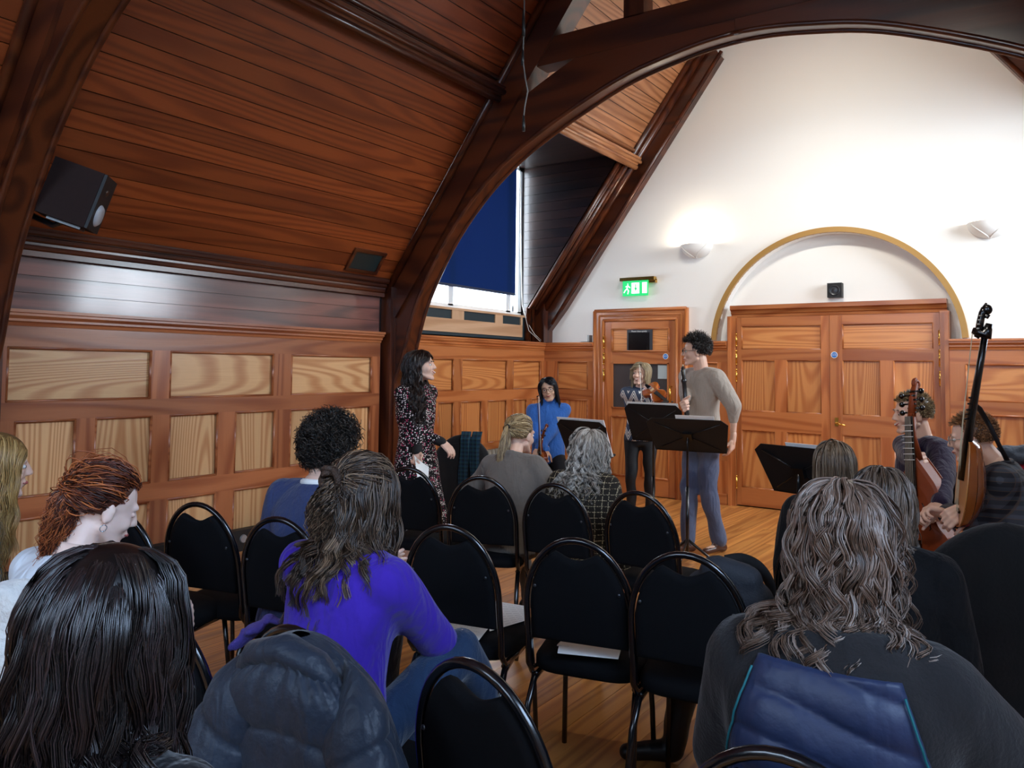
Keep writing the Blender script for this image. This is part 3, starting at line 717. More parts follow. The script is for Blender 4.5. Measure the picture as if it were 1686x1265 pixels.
# small black loudspeaker over the double door
sk = thing('wall_loudspeaker', 'small square black loudspeaker under the arch over the double door', 'loudspeaker', (3.59, YE+.1, 2.38))
MB().box(3.52, 3.665, YE+.05, YE+.14, 2.30, 2.455).build('cabinet', BLACK, sk, world=True)
MB().lathe([(0, .006), (.025, .006), (.045, .0), (.052, .012), (.056, 0)], (3.592, YE+.05, 2.375), 24, Matrix.Rotation(PI/2, 3, 'X')).build('cone', plain('cone_grey', '2A2C30', rough=.3), sk, True, True)
# grey bracket on the panelling cornice
bk = MB().box(.62, .74, YE-.11, YE-.03, 1.842, 1.85).box(.715, .74, YE-.11, YE-.03, 1.84, 1.93).build('metal_bracket', plain('grey_metal', '8C9090', rough=.4, metal=.7))
tag(bk, 'small grey metal bracket standing on the cornice left of the single door', 'bracket')
# loudspeaker on the left slope
Ls = thing('ceiling_loudspeaker', 'dark wooden loudspeaker box on the slope at the upper left', 'loudspeaker', (.50, 2.58, 2.72), 0)
Ms = Matrix.Translation(at(106, 317, 'X', .66)+Vector((-.05, .10, 0)))@Matrix.Rotation(math.radians(-42), 4, 'Z')@Matrix.Rotation(math.radians(-18), 4, 'X')
b = MB(); b.box(-.12, .12, -.155, .135, -.175, .175, Ms); b.build('cabinet', plain('speaker_veneer', '24130F', rough=.75, spec=.25, var=.2, vscale=30), Ls, world=True)
b = MB(); b.box(-.118, .118, .137, .155, -.173, .173, Ms); b.build('baffle', BLACK, Ls, world=True)
b = MB(); b.lathe([(0, .016), (.055, .016), (.068, .004), (.07, 0)], Ms@Vector((0, .155, -.07)), 24, (Ms.to_3x3()@Matrix.Rotation(-PI/2, 3, 'X'))); b.build('woofer', plain('speaker_cone', 'AEB2B6', rough=.35), Ls, True, True)
b = MB(); b.lathe([(0, .006), (.018, .006), (.024, 0)], Ms@Vector((0, .155, .08)), 20, (Ms.to_3x3()@Matrix.Rotation(-PI/2, 3, 'X'))); b.build('tweeter', BLACKG, Ls, True, True)
b = MB(); b.tube([Ms@Vector((.0, -.02, -.175)), Ms@Vector((.0, -.06, -.215)), Ms@Vector((-.02, -.20, -.20))], .018, 8); b.box(-.05, .05, -.10, .10, -.19, -.175, Ms); b.build('bracket', BLACKG, Ls, world=True)
# vent hatch in the slope
vh = thing('ceiling_vent', 'dark square vent hatch low in the boarded slope beside the middle truss', 'vent', tuple(sp(.32, 5.42, 0)))
def hatch(mb, s0, s1, y0, y1, d0, d1): slab(mb, s0, s1, y0, y1, d0, d1)
b = MB(); hatch(b, .22, .25, 5.20, 5.62, -.02, 0); hatch(b, .43, .46, 5.20, 5.62, -.02, 0); hatch(b, .25, .43, 5.20, 5.23, -.02, 0); hatch(b, .25, .43, 5.59, 5.62, -.02, 0); b.build('frame', BEAM['Y'], vh, world=True)
b = MB(); hatch(b, .25, .43, 5.23, 5.59, -.006, 0); b.build('mesh_panel', plain('vent_dark', '16292B', rough=.35), vh, world=True)
# cable with connectors hanging in front of the truss
hc = thing('hanging_cable', 'grey cable with connectors hanging in front of the arched truss', 'cable', tuple(at(862, 120, 'Y', 5.2)))
def q5(x, y): return at(x, y, 'Y', 5.2)
MB().tube([q5(864, -60), q5(863, 20), q5(862, 60), q5(861, 100), q5(865, 130), q5(869, 150), q5(864, 175), q5(862, 195)], .006, 8).build('cable', plain('grey_cable', '6A6A68', rough=.5), hc, True, True)
for (a, b_, c, r) in (((862, 18), (862, 60), None, .014), ((861, 82), (860, 108), None, .013), ((862, 190), (862, 216), None, .013)):
    MB().tube([q5(*a), q5((a[0]+b_[0])/2, (a[1]+b_[1])/2), q5(*b_)], [r*.6, r, r], 10).build('connector', plain('connector_grey', '2E3234', rough=.35, metal=.4), hc, True, True)
# radiator on the left wall of the end bay
rd = thing('radiator', 'cast column radiator under the panelling behind the seated audience', 'radiator', (.15, 7.4, 0))
for k in range(17):
    y = 6.75+k*.075
    MB().loft([((.15, y, .08), (.055, 0, 0), (0, .026, 0)), ((.15, y, .12), (.065, 0, 0), (0, .03, 0)), ((.15, y, .5), (.065, 0, 0), (0, .03, 0)), ((.15, y, .56), (.045, 0, 0), (0, .025, 0))], 10).build('radiator_column', plain('radiator_paint', '8D8678', rough=.4), rd, True, True)
MB().tube([(.15, 6.7, .14), (.15, 8.0, .14)], .018, 8).tube([(.15, 6.7, .48), (.15, 8.0, .48)], .018, 8).build('radiator_pipe', MATS['radiator_paint'], rd, True, True)
for y in (6.8, 7.9): MB().box(.12, .18, y-.02, y+.02, 0, .09).build('foot', MATS['radiator_paint'], rd, world=True)
# the spotlights on the far side of the truss
for i, x in enumerate((3.15, 3.65, 4.15)):
    t = thing('truss_spotlight', ('left', 'middle', 'right')[i]+' one of the three black spotlights behind the collar of the middle truss', 'spotlight', (x, 6.2, 4.62), 0, 'spotlights hidden behind the middle truss')
    MB().tube([(x, 6.22, 4.62), (x, 6.36, 4.60)], .05, 14).build('lamp_can', BLACK, t, True, True)
    MB().tube([(x, 6.1, 4.43), (x, 6.2, 4.5), (x, 6.28, 4.6)], .012, 8).build('clamp_arm', BLACK, t, True, True)
# ------------------------------------------------------------------ cloth materials
def cloth(name, c, rough=.85, bump=.25, bscale=90, sheen=.2, var=.06, fold=.35, fscale=9.): return plain(name, c, rough=rough, bump=bump, bscale=bscale, sheen=sheen, var=var, vscale=9, spec=.25, fold=fold, fscale=fscale)
def pattern_mat(name, kind, cols, scale=1., rough=.8):
    if name in MATS: return MATS[name]
    m_, nt, p = nmat(name); L = nt.links.new; p.inputs['Roughness'].default_value = rough; p.inputs['Specular IOR Level'].default_value = .25
    tc = N_(nt, 'ShaderNodeTexCoord'); co = tc.outputs['Object']
    def math_(op, a, b=None, c=None):
        n = N_(nt, 'ShaderNodeMath', operation=op)
        for i, v in enumerate((a, b, c)):
            if v is None: continue
            if isinstance(v, (int, float)): n.inputs[i].default_value = v
            else: L(v, n.inputs[i])
        return n.outputs[0]
    def mix(f, a, b):
        n = N_(nt, 'ShaderNodeMix', data_type='RGBA'); L(f, n.inputs[0])
        for i, v in ((6, a), (7, b)):
            if isinstance(v, str): n.inputs[i].default_value = lin(v)
            else: L(v, n.inputs[i])
        return n.outputs[2]
    if kind == 'spots':
        vo = N_(nt, 'ShaderNodeTexVoronoi'); vo.inputs['Scale'].default_value = 62*scale; vo.inputs['Randomness'].default_value = .6; L(co, vo.inputs['Vector'])
        f = math_('LESS_THAN', vo.outputs['Distance'], .36)
        sx = N_(nt, 'ShaderNodeSeparateColor'); L(vo.outputs['Color'], sx.inputs[0])
        g = math_('GREATER_THAN', sx.outputs[0], .72)
        out = mix(f, cols[0], mix(g, cols[1], cols[2]))
    elif kind in ('check', 'tweed'):
        sp_ = N_(nt, 'ShaderNodeSeparateXYZ'); L(co, sp_.inputs[0])
        fr = []
        for ax, per in ((0, .045/scale), (2, .045/scale)):
            a = math_('MULTIPLY', sp_.outputs[ax], 1/per); a = math_('FRACT', a)
            fr.append(a)
        no = N_(nt, 'ShaderNodeTexNoise'); no.inputs['Scale'].default_value = 160; L(co, no.inputs['Vector'])
        if kind == 'check':
            a = math_('LESS_THAN', fr[0], .5); b = math_('LESS_THAN', fr[1], .5)
            base = mix(math_('MULTIPLY_ADD', a, .5, math_('MULTIPLY', b, .5)), cols[0], cols[1])
            l1 = math_('LESS_THAN', fr[0], .09); l2 = math_('LESS_THAN', fr[1], .09)
            out = mix(math_('MULTIPLY', math_('MAXIMUM', l1, l2), .6), base, cols[2])
        else:
            l1 = math_('LESS_THAN', fr[0], .12); l2 = math_('LESS_THAN', fr[1], .12)
            mm = math_('MULTIPLY', math_('MAXIMUM', l1, l2), math_('GREATER_THAN', no.outputs[0], .48))
            out = mix(mm, mix(no.outputs[0], cols[0], cols[1]), cols[2])
    elif kind == 'zigzag':
        sp_ = N_(nt, 'ShaderNodeSeparateXYZ'); L(co, sp_.inputs[0])
        tri = math_('PINGPONG', math_('ADD', sp_.outputs[0], 5.0), .055)
        v = math_('MULTIPLY_ADD', tri, 2.1, sp_.outputs[2])
        fz = math_('FRACT', math_('MULTIPLY', v, 1/.15))
        l1 = math_('LESS_THAN', math_('ABSOLUTE', math_('SUBTRACT', fz, .30)), .05)
        l2 = math_('LESS_THAN', math_('ABSOLUTE', math_('SUBTRACT', fz, .50)), .05)
        l3 = math_('LESS_THAN', math_('ABSOLUTE', math_('SUBTRACT', fz, .70)), .05)
        mm = math_('MAXIMUM', math_('MAXIMUM', l1, l2), l3)
        lim = math_('LESS_THAN', sp_.outputs[2], 1.30)
        no = N_(nt, 'ShaderNodeTexNoise'); no.inputs['Scale'].default_value = 120; L(co, no.inputs['Vector'])
        out = mix(math_('MULTIPLY', mm, lim), mix(no.outputs[0], cols[0], cols[1]), cols[2])
    elif kind == 'diamond':
        sp_ = N_(nt, 'ShaderNodeSeparateXYZ'); L(co, sp_.inputs[0])
        a = math_('FRACT', math_('MULTIPLY', math_('ADD', sp_.outputs[0], sp_.outputs[2]), 1/.11)); b = math_('FRACT', math_('MULTIPLY', math_('SUBTRACT', sp_.outputs[0], sp_.outputs[2]), 1/.11))
        out = mix(math_('MAXIMUM', math_('LESS_THAN', a, .07), math_('LESS_THAN', b, .07)), cols[0], cols[1])
    L(out, p.inputs['Base Color']); MATS[name] = m_; return m_
def hairmat(name, dark, mid, light, rough=.38):
    m_, nt, p = nmat(name); L = nt.links.new
    at_ = N_(nt, 'ShaderNodeAttribute'); at_.attribute_name = 'tone'
    r = N_(nt, 'ShaderNodeValToRGB'); e = r.color_ramp.elements; e[0].color = lin(dark); e[1].color = lin(light); x = r.color_ramp.elements.new(.5); x.color = lin(mid)
    L(at_.outputs['Fac'], r.inputs[0]); L(r.outputs[0], p.inputs['Base Color']); p.inputs['Roughness'].default_value = rough; p.inputs['Specular IOR Level'].default_value = .6
    p.inputs['Anisotropic'].default_value = .5
    MATS[name] = m_; return m_
def skinmat(name, c):
    if name in MATS: return MATS[name]
    m_ = plain(name, c, rough=.5, bump=.04, bscale=400, var=.05); p = m_.node_tree.nodes['Principled BSDF']
    p.inputs['Subsurface Weight'].default_value = .12; p.inputs['Subsurface Radius'].default_value = (.02, .008, .004); p.inputs['Subsurface Scale'].default_value = .5
    return m_
SK1 = skinmat('fair_skin', 'E4B9A2'); SK2 = skinmat('warm_skin', 'CF9A7C')
EYEW = plain('eye_white', 'EDEBE6', rough=.25); EYED = plain('eye_dark', '2A1A12', rough=.15); LIP = plain('lip', 'B4605A', rough=.45); TOOTH = plain('teeth', 'F2EFE8', rough=.3)
# ------------------------------------------------------------------ hair
def hair(P, nm, mat, roots, path, r0=.0016, steps=12, tone=(.0, 1.), taper=.35, kind=None):
    "roots (n,3); path(k, t, pts) -> next points; a mesh of slender tapering three-sided locks"
    n = len(roots); pts = np.empty((steps+1, n, 3)); pts[0] = roots
    path(pts)
    d = np.gradient(pts, axis=0); d /= np.linalg.norm(d, axis=2, keepdims=True)+1e-9
    ref = np.array([.31, .52, .79]); a = np.cross(d, ref); a /= np.linalg.norm(a, axis=2, keepdims=True)+1e-9; b = np.cross(d, a)
    rr = r0*(.7+.6*RNG.rand(n)); t = np.linspace(0, 1, steps+1)
    rad = (1-(1-taper)*t**2)[:, None]*rr[None, :]
    V = np.stack([pts+(a*math.cos(q)+b*math.sin(q))*rad[..., None] for q in (0, 2*PI/3, 4*PI/3)], axis=2)  # steps+1,n,3,3
    idx = np.arange((steps+1)*n*3).reshape(steps+1, n, 3)
    F = []
    for j in range(3):
        k = (j+1) % 3; F.append(np.stack([idx[:-1, :, j], idx[:-1, :, k], idx[1:, :, k], idx[1:, :, j]], axis=-1).reshape(-1, 4))
    F = np.vstack(F)
    tn = np.clip(tone[0]+(tone[1]-tone[0])*RNG.rand(n), 0, 1); T = np.broadcast_to(tn[None, :, None], (steps+1, n, 3)).ravel()
    return V.reshape(-1, 3), F, T
def hair_object(parts, nm, mat, parent, M):
    V = []; F = []; T = []; b = 0
    for v, f, t in parts: V.append(v); F.append(f+b); T.append(t); b += len(v)
    V = np.vstack(V); Mn = np.array(M); V = V@Mn[:3, :3].T+Mn[:3, 3]
    return mesh_obj(nm, V, np.vstack(F), mat, parent, True, False, np.concatenate(T))
SC_C = np.array([0, -.014, .026]); SC_R = np.array([.079, .101, .094])      # scalp ellipsoid in head space
def scalp_roots(n, face_y=.50, low=-.55, ear=True):
    out = []
    while len(out) < n:
        d = RNG.normal(size=(n*3, 3)); d /= np.linalg.norm(d, axis=1, keepdims=True)
        keep = ~((d[:, 1] > .42) & (d[:, 2] < .52)) & (d[:, 2] > low) & ~((d[:, 1] > .05) & (d[:, 2] < -.02)) & ~((d[:, 1] > -.25) & (d[:, 2] < -.35))
        out += list(d[keep])
    d = np.array(out[:n]); return d
def cap_mesh(thick=1.02, face=.42, low=-.5):
    "hair cap hugging the skull, as vertices and quads"
    nu, nv = 40, 22; V = []; F = []
    V = np.empty((nv+1, nu, 3))
    for i in range(nv+1):
        for j in range(nu):
            a = 2*PI*j/nu; t = i/nv
            fy = math.cos(a)          # +1 at the face
            lim = math.radians(118)
            if fy > .0: lim = math.radians(118-64*min(1, fy*1.5)**.8)
            ph = lim*t
            d = np.array([math.sin(a)*math.sin(ph), math.cos(a)*math.sin(ph), math.cos(ph)])
            V[i, j] = SC_C+SC_R*d*thick
    idx = np.arange((nv+1)*nu).reshape(nv+1, nu); j2 = np.roll(idx, -1, axis=1)
    F = np.stack([idx[:-1], idx[1:], j2[1:], j2[:-1]], axis=-1).reshape(-1, 4)
    return V.reshape(-1, 3), F
def loose_hair(n, length, wave=.006, wfreq=3., spread=.0, steps=16, crown=(0, -.03, .12), r0=.0016, tone=(0, 1), bodies=(), frizz=.0, vol=1.08, low=-.55, lenvar=.25, locks=None, clump=.6, part=.0, flick=.0, facey=.05):
    "locks hang from the skull: guide paths follow the scalp, then fall; each strand keeps to its nearest guide"
    nl = locks or max(60, n//12)
    dg_ = scalp_roots(nl, low=low); d = scalp_roots(n, low=low); roots = SC_C+SC_R*d; cr = np.array(crown)
    G = np.empty((steps+1, nl, 3)); G[0] = SC_C+SC_R*dg_; L = length*(1-lenvar*RNG.rand(nl)); ph = RNG.rand(nl)*2*PI; lay = vol+.06*RNG.rand(nl); off = RNG.normal(size=(nl, 3))*frizz
    sg = np.where(RNG.rand(nl) > .5, 1., -1.); psg = np.where(dg_[:, 0] > part, 1., -1.); base = G[0].copy(); g = np.array([0, 0, -1.])
    for k in range(1, steps+1):
        t = k/steps; seg = (L/steps)[:, None]
        nr = (base-SC_C)/SC_R**2; nr /= np.linalg.norm(nr, axis=1, keepdims=True)
        up = np.clip((nr[:, 2:3]+.05)/.4, 0, 1)
        away = base-cr; away[:, 1] -= .03; fr_ = np.clip((base[:, 1]-.0)/.05, 0, 1); away[:, 0] += psg*fr_*.16; away[:, 1] *= 1-.95*fr_; away /= np.linalg.norm(away, axis=1, keepdims=True)+1e-6
        v = (away*.8+g*.7)*up+g*(1-up); v -= nr*(v*nr).sum(1, keepdims=True)*up
        v /= np.linalg.norm(v, axis=1, keepdims=True)+1e-9; base = base+v*seg
        need = 1+(lay-1)*min(1, t*5+.3); q = (base-SC_C)/SC_R; rr = np.linalg.norm(q, axis=1); above = base[:, 2] > SC_C[2]
        fix = above | ((rr < need) & (base[:, 2] > SC_C[2]-.12)); base[fix] = SC_C+SC_R*(q[fix]/rr[fix, None]*need[fix, None])
        fc = (base[:, 1] > facey) & (base[:, 2] < .05); base[fc, 1] = facey+(base[fc, 1]-facey)*.5
        tight = fc & (abs(base[:, 0]) < .072); base[tight, 0] = np.where(base[tight, 0] < 0, -1, 1)*.074
        for (c, r) in bodies:
            c = np.array(c); r = np.array(r); q = (base-c)/r; rr = np.linalg.norm(q, axis=1); pu = rr < 1
            base[pu] = c+r*(q[pu]/np.maximum(rr[pu, None], .2))
        w = wave*min(1, max(0, t*1.6-.12)); cyc = 2*PI*wfreq*(t*L/.3)
        side = np.cross(nr, g); side /= np.linalg.norm(side, axis=1, keepdims=True)+1e-6
        hn = nr*np.array([1, 1, 0]); hn /= np.linalg.norm(hn, axis=1, keepdims=True)+1e-6
        G[k] = base+side*(np.sin(cyc+ph)*sg*w)[:, None]+hn*(np.cos(cyc+ph)*w*.8+spread*t+flick*max(0, t-.75)*4)[:, None]+off*t
    near = np.argmax(d@dg_.T, axis=1); ph2 = RNG.rand(n)*2*PI; jit = RNG.normal(size=(n, 3))
    lt = np.clip(.35+.65*np.random.RandomState(3).rand(nl), 0, 1); lt = RNG.rand(nl)
    def path(P):
        for k in range(1, P.shape[0]):
            t = k/(P.shape[0]-1); ro = roots-G[0][near]
            P[k] = G[k][near]+ro*(1-clump*t)+jit*(.0018+frizz*.12*t)*min(1, t*4)
            q = (P[k]-SC_C)/SC_R; rr = np.linalg.norm(q, axis=1); m_ = rr < 1.015; P[k][m_] = SC_C+SC_R*(q[m_]/rr[m_, None]*1.015)
    V, F, T = hair(None, '', None, roots, path, r0, steps, tone)
    lk = np.clip(.55*RNG.rand(n)+.45*lt[near], 0, 1)*(tone[1]-tone[0])+tone[0]; T = np.broadcast_to(lk[None, :, None], (steps+1, n, 3)).ravel()
    return V, F, T
def tied_hair(n, tie, tail, tail_len, steps=14, r0=.0015, tone=(0, 1), tail_r=.03, wave=.006, wfreq=4, mess=.004, bulge=1.04, flare=1.):
    "hair drawn back over the skull to a tie point, then falling as a tail"
    d = scalp_roots(n); roots = SC_C+SC_R*d; tie = np.array(tie); tl = np.array(tail)/np.linalg.norm(tail)
    def path(P):
        m = P.shape[0]-1; n_ = P.shape[1]; h = m//2; ph = RNG.rand(n_)*2*PI; off = RNG.normal(size=(n_, 3)); off /= np.linalg.norm(off, axis=1, keepdims=True)
        o2 = off*(RNG.rand(n_, 1)**.5); ms = RNG.normal(size=(n_, 3))*mess; tie_ = tie+o2*.012
        L = tail_len*(.65+.4*RNG.rand(n_))
        for k in range(1, m+1):
            if k <= h:
                t = k/h; q = P[0]*(1-t)+tie_*t
                e = (q-SC_C)/SC_R; rr = np.linalg.norm(e, axis=1); need = bulge+.02*np.sin(ph)
                lift = np.maximum(need/np.maximum(rr, .05), 1)*(1-t**6)+t**6
                P[k] = SC_C+SC_R*e*lift[:, None]+ms*math.sin(PI*t)
            else:
                t = (k-h)/(m-h)
                P[k] = tie_+tl*(L*t)[:, None]*np.array([1, 1, 1])+np.array([0, 0, -1])*(L*t*t*.5)[:, None]+o2*tail_r*math.sin(min(t*1.5, 1)*PI*.5)*flare*(1-.45*t)\
                    + np.stack([np.sin(wfreq*t*2*PI+ph*.4), np.cos(wfreq*t*2*PI+ph*.4), 0*ph], 1)*wave*t
    return hair(None, '', None, roots, path, r0, steps, tone)
def curly_hair(n, depth=.035, r0=.0022, tone=(0, 1), steps=9, coil=.009, turns=1.6, low=-.5, top=1.):
    d = scalp_roots(n, low=low); roots = SC_C+SC_R*d
    def path(P):
        m = P.shape[0]-1; n_ = P.shape[1]; ph = RNG.rand(n_)*2*PI; L = depth*(.6+.6*RNG.rand(n_))*(1+(top-1)*np.clip(d[:, 2], 0, 1)); dr = d+RNG.normal(size=d.shape)*.35+np.array([0, 0, -.15])
        dr /= np.linalg.norm(dr, axis=1, keepdims=True); a = np.cross(dr, [.3, .5, .8]); a /= np.linalg.norm(a, axis=1, keepdims=True); b = np.cross(dr, a)
        for k in range(1, m+1):
            t = k/m; P[k] = P[0]+dr*(L*t)[:, None]+(a*np.cos(ph+t*turns*2*PI)[:, None]+b*np.sin(ph+t*turns*2*PI)[:, None]-a*np.cos(ph)[:, None]*(1-t))*coil*min(1, t*2)
    return hair(None, '', None, roots, path, r0, steps, tone)
# ------------------------------------------------------------------ people
def ik(A, T, l1, l2, pole):
    A = Vector(A); T = Vector(T); d = T-A; D = min(d.length, (l1+l2)*.998); u = d.normalized()
    x = (l1*l1-l2*l2+D*D)/(2*D); h = math.sqrt(max(l1*l1-x*x, 0)); p = Vector(pole); p = p-u*p.dot(u)
    p.normalize(); return A+u*x+p*h, A+u*D
def hand_mb(mb, W, fdir, pn, s, curl=.35, side=1, spread=.12, grip=False):
    "W wrist, fdir direction of the fingers, pn palm normal (the palm looks along pn), side: +1 thumb on the side fdir x pn"
    W = Vector(W); f = Vector(fdir).normalized(); p = Vector(pn); p = (p-f*p.dot(f)).normalized(); a = f.cross(p)*side; a.normalize()
    mb.cap(W-f*.03*s, W+f*.02*s, .026*s, .028*s, 12, .8, p)
    # palm as a flattened block of overlapping capsules
    for k, o in enumerate((-.028, -.010, .010, .028)):
        mb.cap(W+f*.018*s+a*o*.7*s, W+f*(.082-.004*abs(k-2))*s+a*o*s, .0135*s, .0125*s, 8)
    for k, (o, L) in enumerate(((.030, .068), (.011, .076), (-.009, .071), (-.028, .056))):
        q = W+f*(.086-.005*abs(k-1))*s+a*o*s; d = (f+a*o*spread*8).normalized(); ang = 0
        seg = [L*.45*s, L*.32*s, L*.25*s]; r = [.0092*s, .0084*s, .0078*s, .0068*s]
        for j in range(3):
            ang = curl*(1.0+.25*k*.3); ax = d.cross(p)
            d = (d*math.cos(ang)+p*math.sin(ang)).normalized(); pp = p
            p2 = (p-d*p.dot(d))
            p = p2.normalized() if p2.length > 1e-4 else p
            mb.cap(q, q+d*seg[j], r[j], r[j+1], 8); q = q+d*seg[j]
        p = pn if False else Vector(pn); p = (p-f*p.dot(f)).normalized()
    q = W+f*.022*s+a*.026*s; d = (f*.72+a*.62+p*(.25+.5*curl)).normalized()
    mb.cap(q, q+d*.042*s, .0135*s, .0105*s, 8); q = q+d*.042*s; d = (f*.85+a*.15+p*(.25+.8*curl)).normalized()
    mb.cap(q, q+d*.032*s, .0102*s, .009*s, 8); q = q+d*.032*s; d = (d+p*.3*curl).normalized(); mb.cap(q, q+d*.022*s, .009*s, .0075*s, 8)
def head_mb(mb, s=1., male=False, smile=0.):
    V = Vector
    mb.ell((0, -.014*s, .028*s), (.075*s, .096*s, .088*s), n=20, m_=14)
    mb.ell((0, .022*s, -.018*s), (.062*s, .066*s, .085*s), n=20, m_=14)
    jw = .048 if male else .043
    mb.ell((0, .035*s, -.070*s), (jw*s, .048*s, .036*s), n=16, m_=10)
    mb.cap((-.018*s, .071*s, -.097*s), (.018*s, .071*s, -.097*s), .015*s, .015*s, 10)
    for x in (-1, 1):
        mb.ell((x*.036*s, .054*s, -.028*s), (.024*s, .026*s, .026*s), n=12, m_=8)
        mb.cap((x*.05*s, -.0*s, -.055*s), (x*.028*s, .055*s, -.088*s), .018*s, .016*s, 10)
        Me = Matrix.Rotation(x*math.radians(-14), 3, 'Z')
        mb.ell((x*.077*s, -.008*s, -.012*s), (.008*s, .019*s, .031*s), Me, n=10, m_=8)
    mb.cap((-.036*s, .074*s, .024*s), (.036*s, .074*s, .024*s), .012*s, .012*s, 10)
    mb.cap((0, .083*s, .016*s), (0, .103*s, -.022*s), .0085*s, .0110*s, 10)
    for x in (-1, 1): mb.ell((x*.010*s, .096*s, -.026*s), .0085*s, n=8, m_=6)
    mb.cap((-.017*s, .084*s, -.056*s), (.017*s, .084*s, -.056*s), .0085*s, .0085*s, 8)
    mb.ell((0, .088*s, -.053*s), (.014*s, .008*s, .006*s), n=10, m_=6); mb.ell((0, .086*s, -.064*s), (.015*s, .008*s, .007*s), n=10, m_=6)
class Person: pass
def person(label, x, y, rz, height=1.68, sit=False, hipz=None, lean=0., sidel=0., twist=0., head=(0, 0, 0), hands=None, feet=None, skin=SK1,
           top=None, topthick=.012, bottom=None, shoes=None, bulk=1., male=False, eyes=False, glasses=None, smile=0., collar=None,
           sleeve_end=1.0, face=True, vox=.013, hvox=.0055, neckfwd=.03, dress=None, handspec=None, socks=None, toplow=-.07, shrug=0., hipback=0., headfwd=.0, topk=14., cuff=None, teeth=False, lids=False, group=None, headscale=1.):
    s = height/1.72
    root = thing('person', label, 'person', (x, y, 0), math.radians(rz), group)
    hz = hipz if hipz is not None else (.52 if sit else .93*s)
    Pn = Person(); Pn.root = root; Pn.s = s
    hip = Vector((0, hipback, hz)); la = math.radians(lean); sa = math.radians(sidel)
    u = Vector((math.sin(sa), math.sin(la), math.cos(la)*math.cos(sa))).normalized()
    tw = math.radians(twist); sx = Vector((math.cos(tw), math.sin(tw), 0)); sx = (sx-u*sx.dot(u)).normalized(); dy = u.cross(sx)
    def sp_(t, fw=0.): return hip+u*(t*s)+dy*(fw*s)
    sh = .172 if male else .152
    SH = {1: sp_(.455+shrug)+sx*(sh*s*bulk**.3), -1: sp_(.455+shrug)-sx*(sh*s*bulk**.3)}
    nb = sp_(.50, .0); hy, hp, hr = [math.radians(v) for v in head]
    un = (u+Vector((0, headfwd, 0))+dy*.18).normalized()
    hs = s*headscale
    HC = nb+un*(.150*s)+dy*neckfwd*s
    HM = Matrix.Translation(HC)@Matrix.Rotation(tw+hy, 4, 'Z')@Matrix.Rotation(hp, 4, 'X')@Matrix.Rotation(hr, 4, 'Y')
    Pn.HM = HM@Matrix.Scale(hs, 4); Pn.hip = hip; Pn.u = u; Pn.sx = sx; Pn.dy = dy; Pn.SH = SH; Pn.sp = sp_
    WMi = wmat(root).inverted()
    Ms3 = HM.to_3x3()
    # ---- coarse body
    mb = MB()
    T = [(-.06, .15, .105), (.04, .145, .10), (.16, .125, .09), (.28, .135, .098), (.38, .15, .095), (.45, .135, .075), (.49, .075, .055), (.54, .05, .05)]
    mb.loft([(sp_(t), sx*(a*s*bulk), dy*(b*s*bulk)) for t, a, b in T], 20, 2.3)
    hands = hands or {}; handspec = handspec or {}
    arms = {}; hm = MB()
    for k in (-1, 1):
        tgt, pole = hands.get(k, (SH[k]+Vector((k*.06, .05, -.50*s)), Vector((k*.5, -1, -.2))))
        if isinstance(tgt, tuple) and len(tgt) == 2 and tgt[0] == 'w': tgt = WMi@Vector(tgt[1])
        if isinstance(pole, tuple) and len(pole) == 2 and pole[0] == 'w': pole = WMi.to_3x3()@Vector(pole[1])
        el, wr_ = ik(SH[k], tgt, .275*s, .245*s, pole); arms[k] = (SH[k], el, wr_)
        mb.cap(SH[k], el, .048*s, .036*s, 12); mb.cap(el, wr_-(wr_-el)*.06, .037*s, .023*s, 12)
        f = (wr_-el).normalized(); sp2 = handspec.get(k, {})
        fd = sp2.get('f', f); pn_ = sp2.get('p', Vector((-k, .2, 0)))
        if isinstance(fd, tuple) and fd[0] == 'w': fd = WMi.to_3x3()@Vector(fd[1])
        if isinstance(pn_, tuple) and pn_[0] == 'w': pn_ = WMi.to_3x3()@Vector(pn_[1])
        fd = (Vector(fd).normalized()*.8+f).normalized()
        hand_mb(hm, wr_, fd, pn_, s*(1.08 if male else 1.), sp2.get('curl', .35), sp2.get('side', k))
    Pn.arms = arms
    hipj = {k: hip+sx*(k*.085*s)-u*.02*s for k in (-1, 1)}; legs = {}
    for k in (-1, 1):
        if feet and k in feet: ank, pl = feet[k]
        elif sit: ank, pl = Vector((k*.12*s, .44*s+hipback, .09)), Vector((k*.15, .4, 1))
        else: ank, pl = Vector((k*.09*s, -.01, .09*s)), Vector((k*.1, 1, 0))
        if isinstance(ank, tuple) and ank[0] == 'w': ank = WMi@Vector(ank[1])
        kn, an = ik(hipj[k], ank, .425*s, .415*s, pl); legs[k] = (hipj[k], kn, an)
        mb.cap(hipj[k], kn, .072*s, .05*s, 12); mb.cap(kn, an, .048*s, .034*s, 12)
        ft = Vector((k*.12, 1, 0)).normalized(); mb.cap(an+Vector((0, 0, -.04*s)), an+ft*.14*s+Vector((0, 0, -.055*s)), .034*s, .028*s, 10)
    Pn.legs = legs
    parts = [remesh(mb, .016, 4)]
    h2 = MB(); base = len(h2.v)
    m2 = MB(); head_mb(m2, 1., male); h2.add(m2.v, m2.f, Pn.HM)
    h2.cap(nb-u*.03*s-dy*.005*s, HC+Ms3@Vector((0, -.028*hs, -.055*hs)), (.058 if male else .048)*s, (.056 if male else .046)*s, 14)
    h2.ell(nb-u*.035*s, (.09*s, .055*s, .035*s), n=14, m_=8)
    parts.append(remesh(h2, hvox, 4, .5)); parts.append(remesh(hm, .0042, 3, .5))
    V, Fq = joinq(*parts); Pn.body = mesh_obj('body', V, Fq, skin, root, True)
